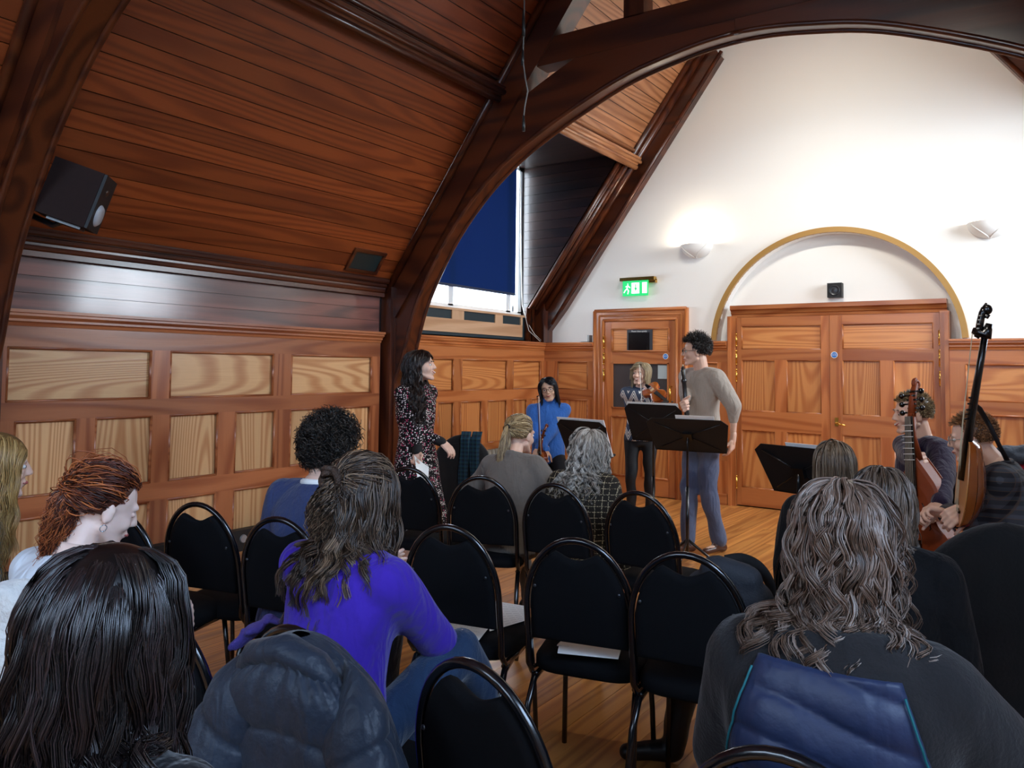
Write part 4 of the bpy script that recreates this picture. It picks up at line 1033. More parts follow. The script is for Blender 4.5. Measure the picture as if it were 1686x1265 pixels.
    # ---- garments
    if top is not None:
        g = MB(); th = topthick
        TT = [(toplow, .155, .12), (.0, .152, .115), (.08, .146, .108), (.17, .136, .10), (.28, .15, .112), (.37, .163, .105), (.435, .145, .088), (.475, .10, .07), (.50, .07, .06)]
        if collar == 'polo': TT += [(.53, .058, .058), (.575, .056, .058)]
        g.loft([(sp_(t), sx*(a*s*bulk+th), dy*(b*s*bulk+th)) for t, a, b in TT], 22, 2.3)
        for k in (-1, 1):
            A, El, Wr = arms[k]; e2 = El+(Wr-El)*sleeve_end
            g.cap(A-u*.012*s, El, .056*s*bulk**.5+th, .043*s*bulk**.4+th, 14); g.cap(El, e2, .044*s*bulk**.4+th, .031*s+th*.8, 14)
            g.cap(A-sx*k*.05*s, sp_(.47)+sx*(k*.05*s), .052*s+th, .05*s+th*.5, 12)
        if collar == 'fold':
            n_ = [sp_(.50)+sx*(.078*s*math.cos(a))+dy*(.07*s*math.sin(a)-.005)+u*.015*math.sin(a+PI) for a in [2*PI*i/18 for i in range(18)]]
            g.tube(n_, .017, 8, True)
        V, Fq = remesh(g, vox, 5, .5, .0050, topk, x*3+y); Pn.top = mesh_obj('top', V, Fq, top, root, True); Pn.topVF = (V, Fq)
        if cuff is not None:
            for k in (-1, 1):
                A, El, Wr = arms[k]; e2 = El+(Wr-El)*(sleeve_end-.05); e3 = El+(Wr-El)*(sleeve_end+.1)
                MB().cap(e2, e3, .030*s+th*.6, .028*s+th*.6, 14).build('cuff', cuff, Pn.top, True)
        if collar in ('shirt', 'white'):
            n_ = []
            for i in range(25):
                a = PI*.5+2*PI*(i/24)*.92+.13; n_.append(sp_(.505)+sx*(.064*s*math.cos(a))+dy*(.060*s*math.sin(a)+.0)-u*.012*s*max(0, math.sin(a)))
            cm_ = MB().tube(n_, .016, 8, flat=1.0)
            cm_.build('collar', (PAPER if collar == 'white' else top), Pn.top, True)
    if bottom is not None and dress is None:
        g = MB()
        if sit: g.loft([(sp_(-.09), sx*.15*s*bulk, dy*.115*s*bulk), (sp_(.0), sx*.158*s*bulk, dy*.12*s*bulk), (sp_(.09), sx*.15*s*bulk, dy*.112*s*bulk)], 18, 2.3)
        else: g.loft([(sp_(-.10), sx*.145*s*bulk, dy*.105*s*bulk), (sp_(-.02), sx*.155*s*bulk, dy*.115*s*bulk), (sp_(.10), sx*.14*s*bulk, dy*.105*s*bulk)], 18, 2.3)
        for k in (-1, 1):
            A, Kn, An = legs[k]; g.cap(A, Kn, (.094 if male else .088)*s*bulk**.5, (.070 if male else .060)*s, 14); g.cap(Kn, An+(Kn-An)*.02, (.068 if male else .058)*s, (.060 if male else .044)*s, 14)
        V, Fq = remesh(g, .014, 5, .5, .005, 20, 2.)
        Pn.bottom = mesh_obj('trousers', V, Fq, bottom, root, True)
    if dress is not None:
        g = MB(); g.loft([(sp_(-.60), sx*.27*s, dy*.24*s), (sp_(-.40), sx*.235*s, dy*.20*s), (sp_(-.2), sx*.20*s, dy*.165*s), (sp_(-.05), sx*.185*s, dy*.145*s), (sp_(.08), sx*.155*s, dy*.125*s), (sp_(.18), sx*.145*s, dy*.11*s)], 26)
        V, Fq = remesh(g, .014, 5); ang = np.arctan2(V[:, 1], V[:, 0]); z = V[:, 2]; k_ = np.clip((hz-z)/.6, 0, 1)
        V[:, :2] *= (1+.07*np.sin(ang*9+z*3)*k_)[:, None]
        mesh_obj('skirt', V, Fq, dress, root, True)
    if shoes is not None:
        for k in (-1, 1):
            A, Kn, An = legs[k]; fl_ = An.z-.085*s
            ft = Vector((k*.12, 1, 0)).normalized(); z0 = An.z-.065*s
            g = MB(); g.cap(An+Vector((0, -.03*s, -.045*s)), An+ft*.03*s+Vector((0, 0, -.03*s)), .04*s, .042*s, 12); g.cap(An+ft*.0*s+Vector((0, 0, -.045*s)), An+ft*.15*s+Vector((0, 0, -.058*s)), .038*s, .030*s, 12, .8)
            V, Fq = remesh(g, .009, 4); zmin = An.z-.088*s; V[:, 2] = np.maximum(V[:, 2], max(zmin, .001)); mesh_obj('shoe', V, Fq, shoes, root, True)
    if face:
        for x_ in (-1, 1):
            e = MB(); e.ell((x_*.031, .0745, .003), (.0125, .0095, .0070 if smile else .0080), n=12, m_=8)
            eo = mesh_obj('eye', np.array(e.v)@np.array(Pn.HM.to_3x3()).T+np.array(Pn.HM.translation), e.f, skin if lids else EYEW, root, True)
            if lids: continue
            e = MB(); e.ell((x_*.031, .0832, .0025), (.0055, .0020, .0055), n=10, m_=6)
            mesh_obj('iris', np.array(e.v)@np.array(Pn.HM.to_3x3()).T+np.array(Pn.HM.translation), e.f, EYED, eo, True)
        Pn.face_done = True
        e = MB(); pts = []
        for i in range(9):
            a = -1+2*i/8; pts.append(Pn.HM@Vector((a*.024, .0935-.012*a*a, -.058+smile*.012*a*a)))
        e.tube(pts, [.002*s, .004*s, .005*s, .006*s, .006*s, .006*s, .005*s, .004*s, .002*s], 8); mo = e.build('mouth', LIP, root, True)
        if teeth:
            e = MB(); pts = [Pn.HM@Vector((a*.016, .0975-.010*a*a, -.0575+smile*.010*a*a)) for a in (-1, -.5, 0, .5, 1)]
            e.tube(pts, [.001*s, .0035*s, .0045*s, .0035*s, .001*s], 6); mesh_obj('teeth', e.v, e.f, TOOTH, mo, True)
    if glasses is not None:
        e = MB()
        for x_ in (-1, 1):
            e.tube([Pn.HM@Vector((x_*.033+.023*math.cos(a), .098-.1*abs(.0), .002+.019*math.sin(a))) for a in [2*PI*i/18 for i in range(18)]], .0019, 6, True)
            e.tube([Pn.HM@Vector((x_*.056, .096, .006)), Pn.HM@Vector((x_*.078, .05, .006)), Pn.HM@Vector((x_*.082, -.01, .004)), Pn.HM@Vector((x_*.08, -.03, -.015))], .0019, 6)
        e.tube([Pn.HM@Vector((-.011, .100, .006)), Pn.HM@Vector((0, .104, .009)), Pn.HM@Vector((.011, .100, .006))], .0018, 6)
        e.build('glasses', glasses, root, True)
    return Pn
def brows(P, mat, w=.0035):
    for x_ in (-1, 1):
        pts = [P.HM@Vector((x_*a, .0885-.35*(a-.028)**2*20-.0, .0245+.005*math.sin((a-.014)/.034*PI))) for a in (.014, .022, .032, .042, .048)]
        MB().tube(pts, [w*.6, w, w, w*.8, w*.3], 6, flat=.8).build('eyebrow', mat, P.root, True)
def add_hair(P, parts, mat, cap=1.02, nm='hair', capz=True):
    if capz:
        V, F = cap_mesh(cap); parts = [(V, F, np.full(len(V), .12))]+parts
    return hair_object(parts, nm, mat, P.root, P.HM)
def shoulders_for(P):
    "collision ellipsoids of the trunk in head space"
    Mi = P.HM.inverted(); s = P.s; k = 1/P.HM.to_scale().x
    out = []
    for (t, r) in ((.36, (.17, .12, .17)), (.20, (.165, .125, .2))):
        c = Mi@P.sp(t); out.append((tuple(c), tuple(np.array(r)*1.04)))
    for q in (-1, 1):
        c = Mi@(P.SH[q]); out.append((tuple(c), (.075, .075, .075)))
    out.append((tuple(Mi@P.sp(.50)), (.075, .07, .07)))
    return out
# ------------------------------------------------------------------ banquet chairs
def chair_proto(label):
    C = thing('banquet_chair', label, 'chair', (0, 0, 0), 0, 'black banquet chairs')
    WB = .190
    def hw(z):                       # half width of the rounded back at height z
        if z < .66: return WB
        t = (z-.66)/.25; return WB*math.sqrt(max(0, 1-t*t))
    def by(z): return -.20-(z-.45)*.16
    path = [(WB-.005, .10, .415), (WB-.003, -.05, .405), (WB, -.17, .41), (WB, -.205, .45)]+[(WB, by(z), z) for z in (.52, .6, .66)]
    for k in range(1, 12):
        a = PI/2*k/12; z = .66+.25*math.sin(a); path.append((WB*math.cos(a), by(z), z))
    full = path+[(0, by(.91), .91)]+[(-x, y, z) for x, y, z in path[::-1]]
    MB().tube(full, .0115, 10, hint=(0, 1, 0)).build('back_frame', CHAIRM, C, True)
    # cushion outline
    out = []
    def topz(x): return .862-.016*math.cos(min(abs(x)/.10, 1)*PI)-.006
    for k in range(9): z = .545+.115*k/8; out.append((WB-.016, z))
    for k in range(1, 14):
        a = PI/2*k/14; x = (WB-.016)*math.cos(a); z = .66+.232*math.sin(a); out.append((x, min(z, topz(x))))
    half = out; poly = half+[(0, topz(0))]+[(-x, z) for x, z in half[::-1]]
    def ring(inset, dy_):
        cx, cz = 0, .66; r = []
        for (x, z) in poly:
            v = Vector((x-cx, z-cz)); L = v.length; v = v*((L-inset)/L); zz = cz+v.y; r.append((cx+v.x, by(zz)+dy_, zz))
        return r
    MB().rings([ring(.03, -.016), ring(.008, -.014), ring(0, -.006), ring(0, .006), ring(.010, .022), ring(.04, .034), ring(.09, .04)]).build('backrest', CHAIRF, C, True)
    # seat
    def sring(ins, z):
        P = []
        for k in range(28):
            a = 2*PI*k/28; ct, st = math.cos(a), math.sin(a); e = .42
            P.append(((.205-ins)*math.copysign(abs(ct)**e, ct)*(1.0 if st > -.2 else .96), .02+(.215-ins)*math.copysign(abs(st)**e, st), z))
        return P
    MB().rings([sring(.01, .415), sring(0, .425), sring(0, .455), sring(.012, .47), sring(.05, .482), sring(.12, .486)]).build('seat', CHAIRF, C, True)
    for sx_ in (-1, 1):
        MB().tube([(sx_*.165, .17, .415), (sx_*.175, .195, .20), (sx_*.18, .205, .0)], .0105, 8).build('leg', CHAIRM, C, True)
        MB().tube([(sx_*.175, -.02, .405), (sx_*.185, -.16, .38), (sx_*.19, -.215, .30), (sx_*.20, -.29, .0)], .0125, 8).build('leg', CHAIRM, C, True)
        MB().tube([(sx_*.165, .18, .405), (sx_*.175, .0, .40), (sx_*.18, -.16, .395)], .009, 8).build('seat_rail', CHAIRM, C, True)
    MB().tube([(-.165, .17, .405), (.165, .17, .405)], .009, 8).build('stretcher', CHAIRM, C, True)
    for sx_ in (-1, 1): MB().ell((sx_*.15, by(.74)-.02, .74), (.006, .003, .006), n=8, m_=5).build('rivet', plain('rivet', '50545A', rough=.3, metal=.8), C, True)
    return C
chairs = []
proto = [None]
def chair(px, py, rz, label, z=.91, pos=None):
    "px, py: the top of the back in the photograph"
    r = math.radians(rz)
    if pos is None:
        t = at(px, py, 'Z', z+.012); off = Matrix.Rotation(r, 3, 'Z')@Vector((0, -.20-(.46)*.16, 0)); pos = (t.x-off.x, t.y-off.y)
    if proto[0] is None: proto[0] = chair_proto(label); c = proto[0]
    else: c = copy_tree(proto[0])
    c.location = (pos[0], pos[1], 0); c.rotation_euler = (0, 0, r); c['label'] = label; chairs.append(c); return c
ch1 = chair(325, 826, 14, 'empty black banquet chair nearest the left wall, in front of the red-haired woman')
ch2 = chair(458, 850, 12, 'black banquet chair under the man with dark curly hair')
ch3 = chair(192, 838, 12, 'black banquet chair half hidden behind the red-haired woman')
ch4 = chair(672, 768, 14, 'black banquet chair at the left end of the front row, beside the spotted dress')
ch5 = chair(792, 783, 22, 'black banquet chair behind the blonde woman with the ponytail')
ch6 = chair(912, 795, 4, 'black banquet chair behind the woman with long grey curls')
ch7 = chair(1050, 808, -2, 'empty black banquet chair at the right of the front row')
ch8 = chair(738, 863, 12, 'black banquet chair with spread printed sheets on its seat')
ch9 = chair(948, 885, 13, 'black banquet chair in the middle with a stack of folded sheets on its seat')
ch10 = chair(1128, 908, 8, 'black banquet chair holding the dark rucksack')
ch11 = chair(778, 1085, -8, 'large black banquet chair in the foreground, bottom centre')
ch12 = chair(1290, 1232, 2, 'black banquet chair under the woman in the quilted navy jacket')
ch13 = chair(0, 0, 10, 'black banquet chair under the red-haired woman', pos=(3.30, 1.18))
ch14 = chair(0, 0, 0, 'black banquet chair under the dark puffer coat', pos=(4.105, 1.50))
ch15 = chair(1650, 880, 28, 'black banquet chair under the black coat at the right edge')
ch16 = chair(0, 0, 155, 'black banquet chair by the end wall, behind the red quilt', pos=(5.42, 7.9))
ch17 = chair(0, 0, 130, 'black banquet chair under the man with the viol', pos=(4.78, 5.62))
ch18 = chair(0, 0, 30, 'black banquet chair with the jacket and tartan scarf, by the wall', pos=(1.41, 5.43))
ch19 = chair(0, 0, 120, 'black banquet chair under the man with the theorbo', pos=(5.42, 4.85))
ch20 = chair(0, 0, 8, 'black banquet chair under the woman with shoulder-length grey-brown hair', pos=(4.98, 2.42))
ch21 = chair(0, 0, 5, 'black banquet chair under the woman with the short bob', pos=(4.76, 3.50))
ch22 = chair(0, 0, 12, 'black banquet chair under the woman in the turquoise top', pos=(2.62, 1.05))
ch24 = chair(244, 990, 10, 'empty black banquet chair between the near-black hair and the puffer coat')
ch23 = chair(0, 0, 25, 'black banquet chair under the dark-haired person in the left foreground', pos=(4.62, .62))
# ------------------------------------------------------------------ placing people
def hc_local(height, sit, lean=0., sidel=0., twist=0., hipz=None, hipback=0., headfwd=0., neckfwd=.03):
    s = height/1.72; hz = hipz if hipz is not None else (.52 if sit else .93*s)
    la, sa = math.radians(lean), math.radians(sidel)
    u = Vector((math.sin(sa), math.sin(la), math.cos(la)*math.cos(sa))).normalized(); tw = math.radians(twist)
    sx = Vector((math.cos(tw), math.sin(tw), 0)); sx = (sx-u*sx.dot(u)).normalized(); dy = u.cross(sx)
    un = (u+Vector((0, headfwd, 0))+dy*.18).normalized()
    return Vector((0, hipback, hz))+u*(.50*s)+un*(.15*s)+dy*neckfwd*s
def place(label, px, py, y, rz, **kw):
    "head centre on the sight line of a pixel, at depth y; the height (seat height for sitters) follows from it"
    tgt = at(px, py, 'Y', y); g = {k: kw[k] for k in ('lean', 'sidel', 'twist', 'hipz', 'hipback', 'headfwd', 'neckfwd') if k in kw}
    sit = kw.get('sit', False)
    if sit:
        h = kw.pop('height', 1.66); d = tgt.z-hc_local(h, True, **g).z; kw['hipz'] = (g.get('hipz') or .52)+max(min(d, .12), -.09) if 'hipz' not in kw else kw['hipz']
        g['hipz'] = kw['hipz']
    else:
        lo, hi = 1.4, 2.0
        for _ in range(30):
            h = (lo+hi)/2
            if hc_local(h, False, **g).z < tgt.z: lo = h
            else: hi = h
        kw.pop('height', None)
    c = Matrix.Rotation(math.radians(rz), 3, 'Z')@hc_local(h, sit, **g)
    P = person(label, tgt.x-c.x, tgt.y-c.y, rz, height=h, **kw)
    return P
HR = lambda n, d, m, l, r=.38: hairmat(n, d, m, l, r)
# --- standing woman in the spotted dress
DRESS = pattern_mat('spotted_dress', 'spots', ('0C0809', 'E8DCD6', 'C2476A'), 1.25)
L_ = place('standing woman with long dark hair in a spotted dark dress, holding white paper', 694, 603, 4.3, -88, twist=0, sidel=0, lean=-2,
           head=(24, 6, 0), top=DRESS, dress=DRESS, sleeve_end=.90, cuff=plain('black_cuff', '0C0A0C', rough=.8), shoes=BLACK, smile=1, teeth=True, collar='fold',
           hands={-1: (('w', at(684, 757, 'Y', 4.14)), (-.4, -1, -.1)), 1: (('w', at(727, 728, 'Y', 4.36)), (.5, -1, -.3))},
           handspec={-1: dict(f=('w', Vector((.25, .05, -1))), p=(1, .3, 0), curl=.75), 1: dict(f=('w', Vector((.55, -.1, -.85))), p=('w', Vector((-.3, .3, -.8))), curl=.4)})
hb = HR('dark_brown_hair', '100A08', '241814', '3E2A22')
add_hair(L_, [loose_hair(1700, .50, wave=.014, wfreq=2.6, steps=20, facey=.0, r0=.0024, vol=1.12, frizz=.014, bodies=shoulders_for(L_), lenvar=.3, tone=(.0, 1))], hb)
brows(L_, hb)
# --- seated woman in the blue turtleneck (on a stool)
BLUEK = cloth('blue_knit', '3F78CE', bump=.4, bscale=160)
M_ = place('woman with glasses in a bright blue turtleneck jumper, holding an upright bow', 903, 639, 6.3, -150, sit=True, hipz=.70, height=1.62, head=(-4, -4, 10), top=BLUEK, collar='polo', bottom=plain('black_trousers', '101218', rough=.8),
           shoes=BLACK, glasses=BLACKG, skin=skinmat('light_skin_2', 'DDB295'), smile=1, bulk=1.0, topthick=.016,
           hands={1: (('w', at(899, 742, 'Y', 6.12)), (.8, -.4, -.5)), -1: (('w', at(884, 741, 'Y', 6.08)), (-.8, -.4, -.5))},
           handspec={1: dict(f=('w', Vector((-.9, -.4, -.35))), p=('w', Vector((-.1, .7, -.5))), curl=.9), -1: dict(f=('w', Vector((.5, -.3, -.2))), p=('w', Vector((-.2, .8, 0))), curl=1.0)},
           feet={1: ((.12, .30, .12), (.3, 1, .4)), -1: ((-.12, .30, .12), (-.3, 1, .4))}, sleeve_end=.95)
hbk = HR('black_hair', '08080A', '14141A', '2C2C36', .3)
add_hair(M_, [loose_hair(1100, .235, wave=.002, wfreq=1, r0=.0026, vol=1.07, frizz=.004, bodies=shoulders_for(M_), lenvar=.1)], hbk)
brows(M_, hbk)
st = thing('tall_stool', 'black stool under the woman in the blue turtleneck', 'stool', (M_.root.location.x, M_.root.location.y, 0))
sx0, sy0 = M_.root.location.x, M_.root.location.y
MB().lathe([(0, .60), (.17, .60), (.18, .585), (.17, .56), (0, .56)], (sx0, sy0, 0), 24).build('seat', BLACK, st, True, True)
for k in range(4):
    a = PI/4+k*PI/2; MB().tube([(sx0+.12*math.cos(a), sy0+.12*math.sin(a), .56), (sx0+.2*math.cos(a), sy0+.2*math.sin(a), 0)], .012, 8).build('leg', BLACKG, st, True, True)
# --- violinist
ZZ = pattern_mat('zigzag_jumper', 'zigzag', ('2A3446', '46526A', 'E6E2DA'))
N_P = place('standing violinist with an ash blonde bob and a navy jumper with white zigzags', 1055, 616, 7.15, -158, sidel=0, lean=0, head=(-24, 0, -6), top=ZZ, bottom=plain('black_jeans', '0C0E14', rough=.75), shoes=BLACK, smile=1, teeth=True,
            topthick=.014, bulk=1.0, toplow=-.05,
            hands={1: (('w', at(1091, 668, 'Y', 6.85)), (.6, .1, -1)), -1: (('w', at(1050, 690, 'Y', 6.80)), (-1, -.2, -.7))},
            handspec={1: dict(f=('w', Vector((.3, -.2, .85))), p=('w', Vector((-.9, -.1, .1))), curl=1.0, side=1), -1: dict(f=('w', Vector((.65, -.35, .45))), p=('w', Vector((0, .3, -1))), curl=.9)})
hbl = HR('ash_blonde_hair', '5A4A38', 'A08C6C', 'D8C8A4')
add_hair(N_P, [loose_hair(1100, .20, wave=.002, wfreq=1, r0=.0028, vol=1.10, frizz=.005, bodies=shoulders_for(N_P), lenvar=.08, tone=(.15, 1))], hbl)
brows(N_P, hbl, .0022)
# --- standing man
O_ = place('tall standing man with dark curly hair and glasses in a beige jumper', 1145, 579, 6.45, 150, male=True, lean=1, head=(-34, -2, 0), top=cloth('beige_jersey', 'A89C90', bump=.2), bottom=cloth('grey_blue_jeans', '555E78', bump=.3, bscale=250, var=.15),
           shoes=plain('brown_leather', '4E2C1E', rough=.35), glasses=BLACKG, sleeve_end=.42, topthick=.018, bulk=.98, toplow=-.10, skin=SK1,
           hands={1: (('w', at(1128, 672, 'Y', 6.12)), ('w', (-.4, -.1, -1))), -1: (('w', at(1207, 722, 'Y', 6.42)), ('w', (1.2, -.3, .1)))},
           handspec={1: dict(f=('w', Vector((-.15, -.75, .55))), p=('w', Vector((.75, .0, .3))), curl=1.15, side=1), -1: dict(f=('w', Vector((-.35, .1, -1))), p=('w', Vector((-1, .1, 0))), curl=.4)},
           feet={1: (('w', Vector((3.0, 6.38, .09))), (0, 1, 0)), -1: (('w', Vector((3.20, 6.55, .09))), (0, 1, 0))})
hdk = HR('near_black_hair', '0A0807', '1C1512', '382A22')
add_hair(O_, [curly_hair(1300, .024, r0=.0028, coil=.007, turns=1.1, top=2.2)], hdk, 1.04); brows(O_, hdk, .0045)
# --- seated viol player
P_ = place('seated smiling man in a dark purple shirt behind a viola da gamba', 1501, 682, 5.55, 128, sit=True, male=True, height=1.84, lean=2, head=(-8, -4, 0), top=cloth('dark_purple_shirt', '271B36', bump=.2), bottom=cloth('dark_trousers', '14161E'),
           shoes=BLACK, smile=1, teeth=True, collar='shirt', sleeve_end=.95, topthick=.018,
           hands={-1: (('w', at(1548, 832, 'Y', 4.95)), ('w', (.8, .2, -.6))), 1: (('w', at(1508, 762, 'Y', 5.12)), ('w', (-.6, .6, -1)))},
           handspec={-1: dict(f=('w', Vector((-.75, -.5, -.1))), p=('w', Vector((0, .3, -1))), curl=.9), 1: dict(f=('w', Vector((.9, -.1, .25))), p=('w', Vector((.1, -.9, 0))), curl=1.0)},
           feet={1: (('w', Vector((4.25, 5.25, .09))), (0, .5, 1)), -1: (('w', Vector((4.66, 4.98, .09))), (0, .5, 1))})
hlb = HR('light_brown_hair', '4A3826', '86704E', 'B8A27A')
add_hair(P_, [curly_hair(1500, .014, r0=.0024, coil=.003, turns=.5, top=2.0)], hlb, 1.03); brows(P_, hlb, .003)
# --- seated theorbo player
CHK = pattern_mat('dark_check_shirt', 'check', ('2A2A30', '50545E', '5E4A3A'), 1.0)
Q_ = place('seated man with ginger hair and glasses in a dark checked shirt, with the theorbo', 1600, 722, 4.75, 92, sit=True, male=True, height=1.76, lean=16, head=(2, -10, 0), top=CHK, bottom=cloth('denim', '1E3450', bump=.3, bscale=250, var=.2),
           shoes=plain('brown_leather', '4E2C1E'), glasses=plain('thin_metal_frame', 'A0A0A0', rough=.3, metal=.8), collar='shirt', sleeve_end=.9, topthick=.024, hipback=-.08, headfwd=.0, neckfwd=.04,
           hands={1: (('w', at(1560, 868, 'Y', 4.22)), ('w', (.6, -.6, -.9))), -1: (('w', at(1556, 845, 'Y', 4.50)), ('w', (.3, .6, -1)))},
           handspec={1: dict(f=('w', Vector((-.75, .0, -.5))), p=('w', Vector((.1, .9, -.2))), curl=.7), -1: dict(f=('w', Vector((-.8, -.2, -.2))), p=('w', Vector((.1, -.5, -.7))), curl=.8)},
           feet={1: (('w', Vector((4.80, 4.45, .09))), (0, .5, 1)), -1: (('w', Vector((4.80, 4.85, .09))), (0, .5, 1))})
hgi = HR('ginger_hair', '4A2E1A', '8E6038', 'B8875A')
add_hair(Q_, [curly_hair(1600, .014, r0=.0024, coil=.003, turns=.4, top=1.9)], hgi, 1.03); brows(Q_, hgi, .003)
for c_, p_, r_ in ((ch17, P_, 128), (ch19, Q_, 92)):
    c_.location = (p_.root.location.x, p_.root.location.y, 0); c_.rotation_euler = (0, 0, math.radians(r_))
# --- audience
def seat_of(c): return c.location.x, c.location.y
E_ = place('seated man with thick dark curly hair in a navy jumper with a white collar', 546, 742, 2.45, 8, sit=True, male=True, height=1.74, lean=10, head=(-6, -4, 0), top=cloth('navy_jumper', '343F66', bump=.3), bottom=cloth('dark_trousers', '14161E'),
           collar='white', face=True, topthick=.018, bulk=1.05, shoes=BLACK)
add_hair(E_, [curly_hair(2600, .055, r0=.0030, coil=.013, turns=1.9, tone=(0, 1), top=1.25, low=-.72)], HR('dark_curls', '0C0A08', '201A16', '4A3E34'), 1.08)
G_ = place('seated woman with a blonde ponytail in a taupe long-sleeved top', 857, 716, 4.0, 2, sit=True, height=1.66, lean=14, sidel=-4, head=(-10, -8, 0), top=cloth('taupe_jersey', '6E665F', bump=.15), bottom=cloth('taupe_trousers', '5E564E'),
           collar='fold', topthick=.016, shoes=BLACK, hands={-1: ((-.2, .30, .68), (-1, -.5, -.4)), 1: ((.10, .30, .68), (1, -.5, -.4))})
add_hair(G_, [tied_hair(1500, (0, -.125, .035), (0, -.10, -1), .25, r0=.0026, tail_r=.034, tone=(0, 1), mess=.004)], HR('dark_blonde_hair', '4E3C28', '9A7C52', 'D8BE90'), 1.02)
MB().tube([G_.HM@Vector((.014*math.cos(a), -.127, .035+.014*math.sin(a))) for a in [2*PI*i/14 for i in range(14)]], .005, 6, True).build('hair_tie', BLACK, G_.root, True)
H_ = place('seated woman with long silver-grey curls and a dark tweed jacket', 972, 742, 3.95, 2, sit=True, height=1.62, lean=8, head=(0, -6, 0), top=pattern_mat('dark_tweed', 'tweed', ('14110E', '2A241E', 'A89C80'), 1.5), bottom=cloth('dark_trousers', '14161E'), topthick=.026, shoes=BLACK)
add_hair(H_, [loose_hair(2600, .44, wave=.013, wfreq=4, steps=24, r0=.0024, vol=1.2, frizz=.014, locks=260, clump=.75, bodies=shoulders_for(H_), lenvar=.35)], HR('silver_hair', '5E544A', 'A39A90', 'E2DFD8', .45), 1.05)
F_P = place('seated woman in a violet jumper, brown hair half tied up', 602, 822, 1.62, 4, sit=True, height=1.66, lean=8, head=(-8, -10, 0), top=cloth('violet_wool', '3C20A0', bump=.2, bscale=60), bottom=cloth('denim', '1E3450'),
            topthick=.016, shoes=plain('brown_leather', '4E2C1E'), hvox=.0055, bulk=1.0,
            hands={1: (('w', at(772, 1122, 'Y', 1.92)), (1, -.6, -.5)), -1: (('w', at(632, 950, 'Y', 1.94)), (.8, -.1, -1))}, feet={1: (('w', Vector((4.17, 1.98, .36))), (.15, .3, 1)), -1: (('w', Vector((3.95, 2.42, .09))), (-.1, .4, 1))})
hbr = HR('brown_hair', '1C120C', '4A3628', '94785E')
add_hair(F_P, [loose_hair(2600, .40, wave=.012, wfreq=2.2, r0=.0019, vol=1.07, frizz=.016, bodies=shoulders_for(F_P), lenvar=.35, steps=20, locks=150), tied_hair(1500, (0, -.125, .045), (0, -.3, -.6), .10, r0=.0019, tail_r=.030, mess=.006, bulge=1.09, wfreq=2, wave=.02)], hbr, 1.03)
for k_, (r_, tl_) in enumerate(((.026, 0), (.021, .9), (.024, 2.0), (.017, 2.7))):
    Mk = F_P.HM@Matrix.Translation((0, -.142, .048))@Matrix.Rotation(PI/2+.3*math.sin(tl_*3), 4, 'X')@Matrix.Rotation(tl_, 4, 'Z')@Matrix.Rotation(.5*math.sin(tl_*2), 4, 'Y')
    MB().tube([Mk@Vector((r_*1.25*math.cos(a), r_*math.sin(a), .007*math.sin(2*a+k_))) for a in [2*PI*i/24 for i in range(24)]], .0085, 8, True).build('hair_knot', plain('knot_hair', '3E2C20', rough=.45, bump=.6, bscale=300, var=.35, vscale=90), F_P.root, True)
P2_ = place('seated woman looking down, auburn hair in a messy ponytail, white T-shirt', 172, 836, 1.22, 4, lids=True, sit=True, height=1.62, lean=16, head=(-16, -22, 0), top=cloth('white_cotton', 'DCE2E8', bump=.1), bottom=cloth('black_cotton', '0E0F14'),
            topthick=.014, skin=skinmat('pale_skin', 'EBCBBB'), shoes=BLACK, hands={1: (('w', at(300, 1030, 'Y', 1.36)), (1, -.6, -.6)), -1: ((.0, .36, .70), (-1, -.6, -.4))}, feet={1: (('w', Vector((3.54, 1.64, .32))), (.1, .2, 1)), -1: ((-.1, .45, .09), (0, .4, 1))})
hau = HR('auburn_hair', '2A120A', '7A3418', 'C87038')
add_hair(P2_, [tied_hair(2600, (0, -.118, .03), (0, .28, -1), .13, r0=.0015, tail_r=.045, tone=(.0, .4), mess=.010, bulge=1.07, wave=.016, wfreq=3), tied_hair(700, (0, -.118, .03), (0, .25, -1), .14, r0=.0018, tail_r=.05, tone=(.6, 1.), mess=.016, bulge=1.09, wave=.022, wfreq=3)], hau, 1.02)
e = MB().tube([P2_.HM@Vector((.083+.004*math.sin(a), -.008+.009*math.cos(a), -.052+.010*math.sin(a))) for a in [2*PI*i/14 for i in range(14)]], .0014, 6, True); e.build('hoop_earring', plain('silver', 'C8CCD0', rough=.25, metal=1.), P2_.root, True)
P3_ = place('seated woman with long golden brown hair and a turquoise top, at the left edge', -2, 768, 1.28, -12, sit=True, height=1.64, lean=8, head=(-8, -4, 0), top=cloth('turquoise_top', '0E86B4', bump=.1), bottom=cloth('black_cotton', '0E0F14'), topthick=.016, shoes=BLACK)
add_hair(P3_, [loose_hair(1800, .46, wave=.008, wfreq=2.5, r0=.0022, vol=1.07, frizz=.015, bodies=shoulders_for(P3_))], HR('golden_brown_hair', '5E4020', 'A07A44', 'D8B070'), 1.03)
P1_ = place('person with glossy long near-black hair in the left foreground', 182, 1040, .60, 22, sit=True, height=1.64, lean=4, head=(0, -4, 0), top=cloth('black_wool', '121216'), bottom=cloth('black_cotton', '0E0F14'), topthick=.02, shoes=BLACK)
add_hair(P1_, [loose_hair(6500, .52, wave=.015, wfreq=2.0, r0=.0015, vol=1.10, frizz=.014, bodies=shoulders_for(P1_), steps=18, locks=170, clump=.55, lenvar=.25)], HR('glossy_dark_hair', '0C0808', '1E1614', '3A2C2C', .28), 1.05)
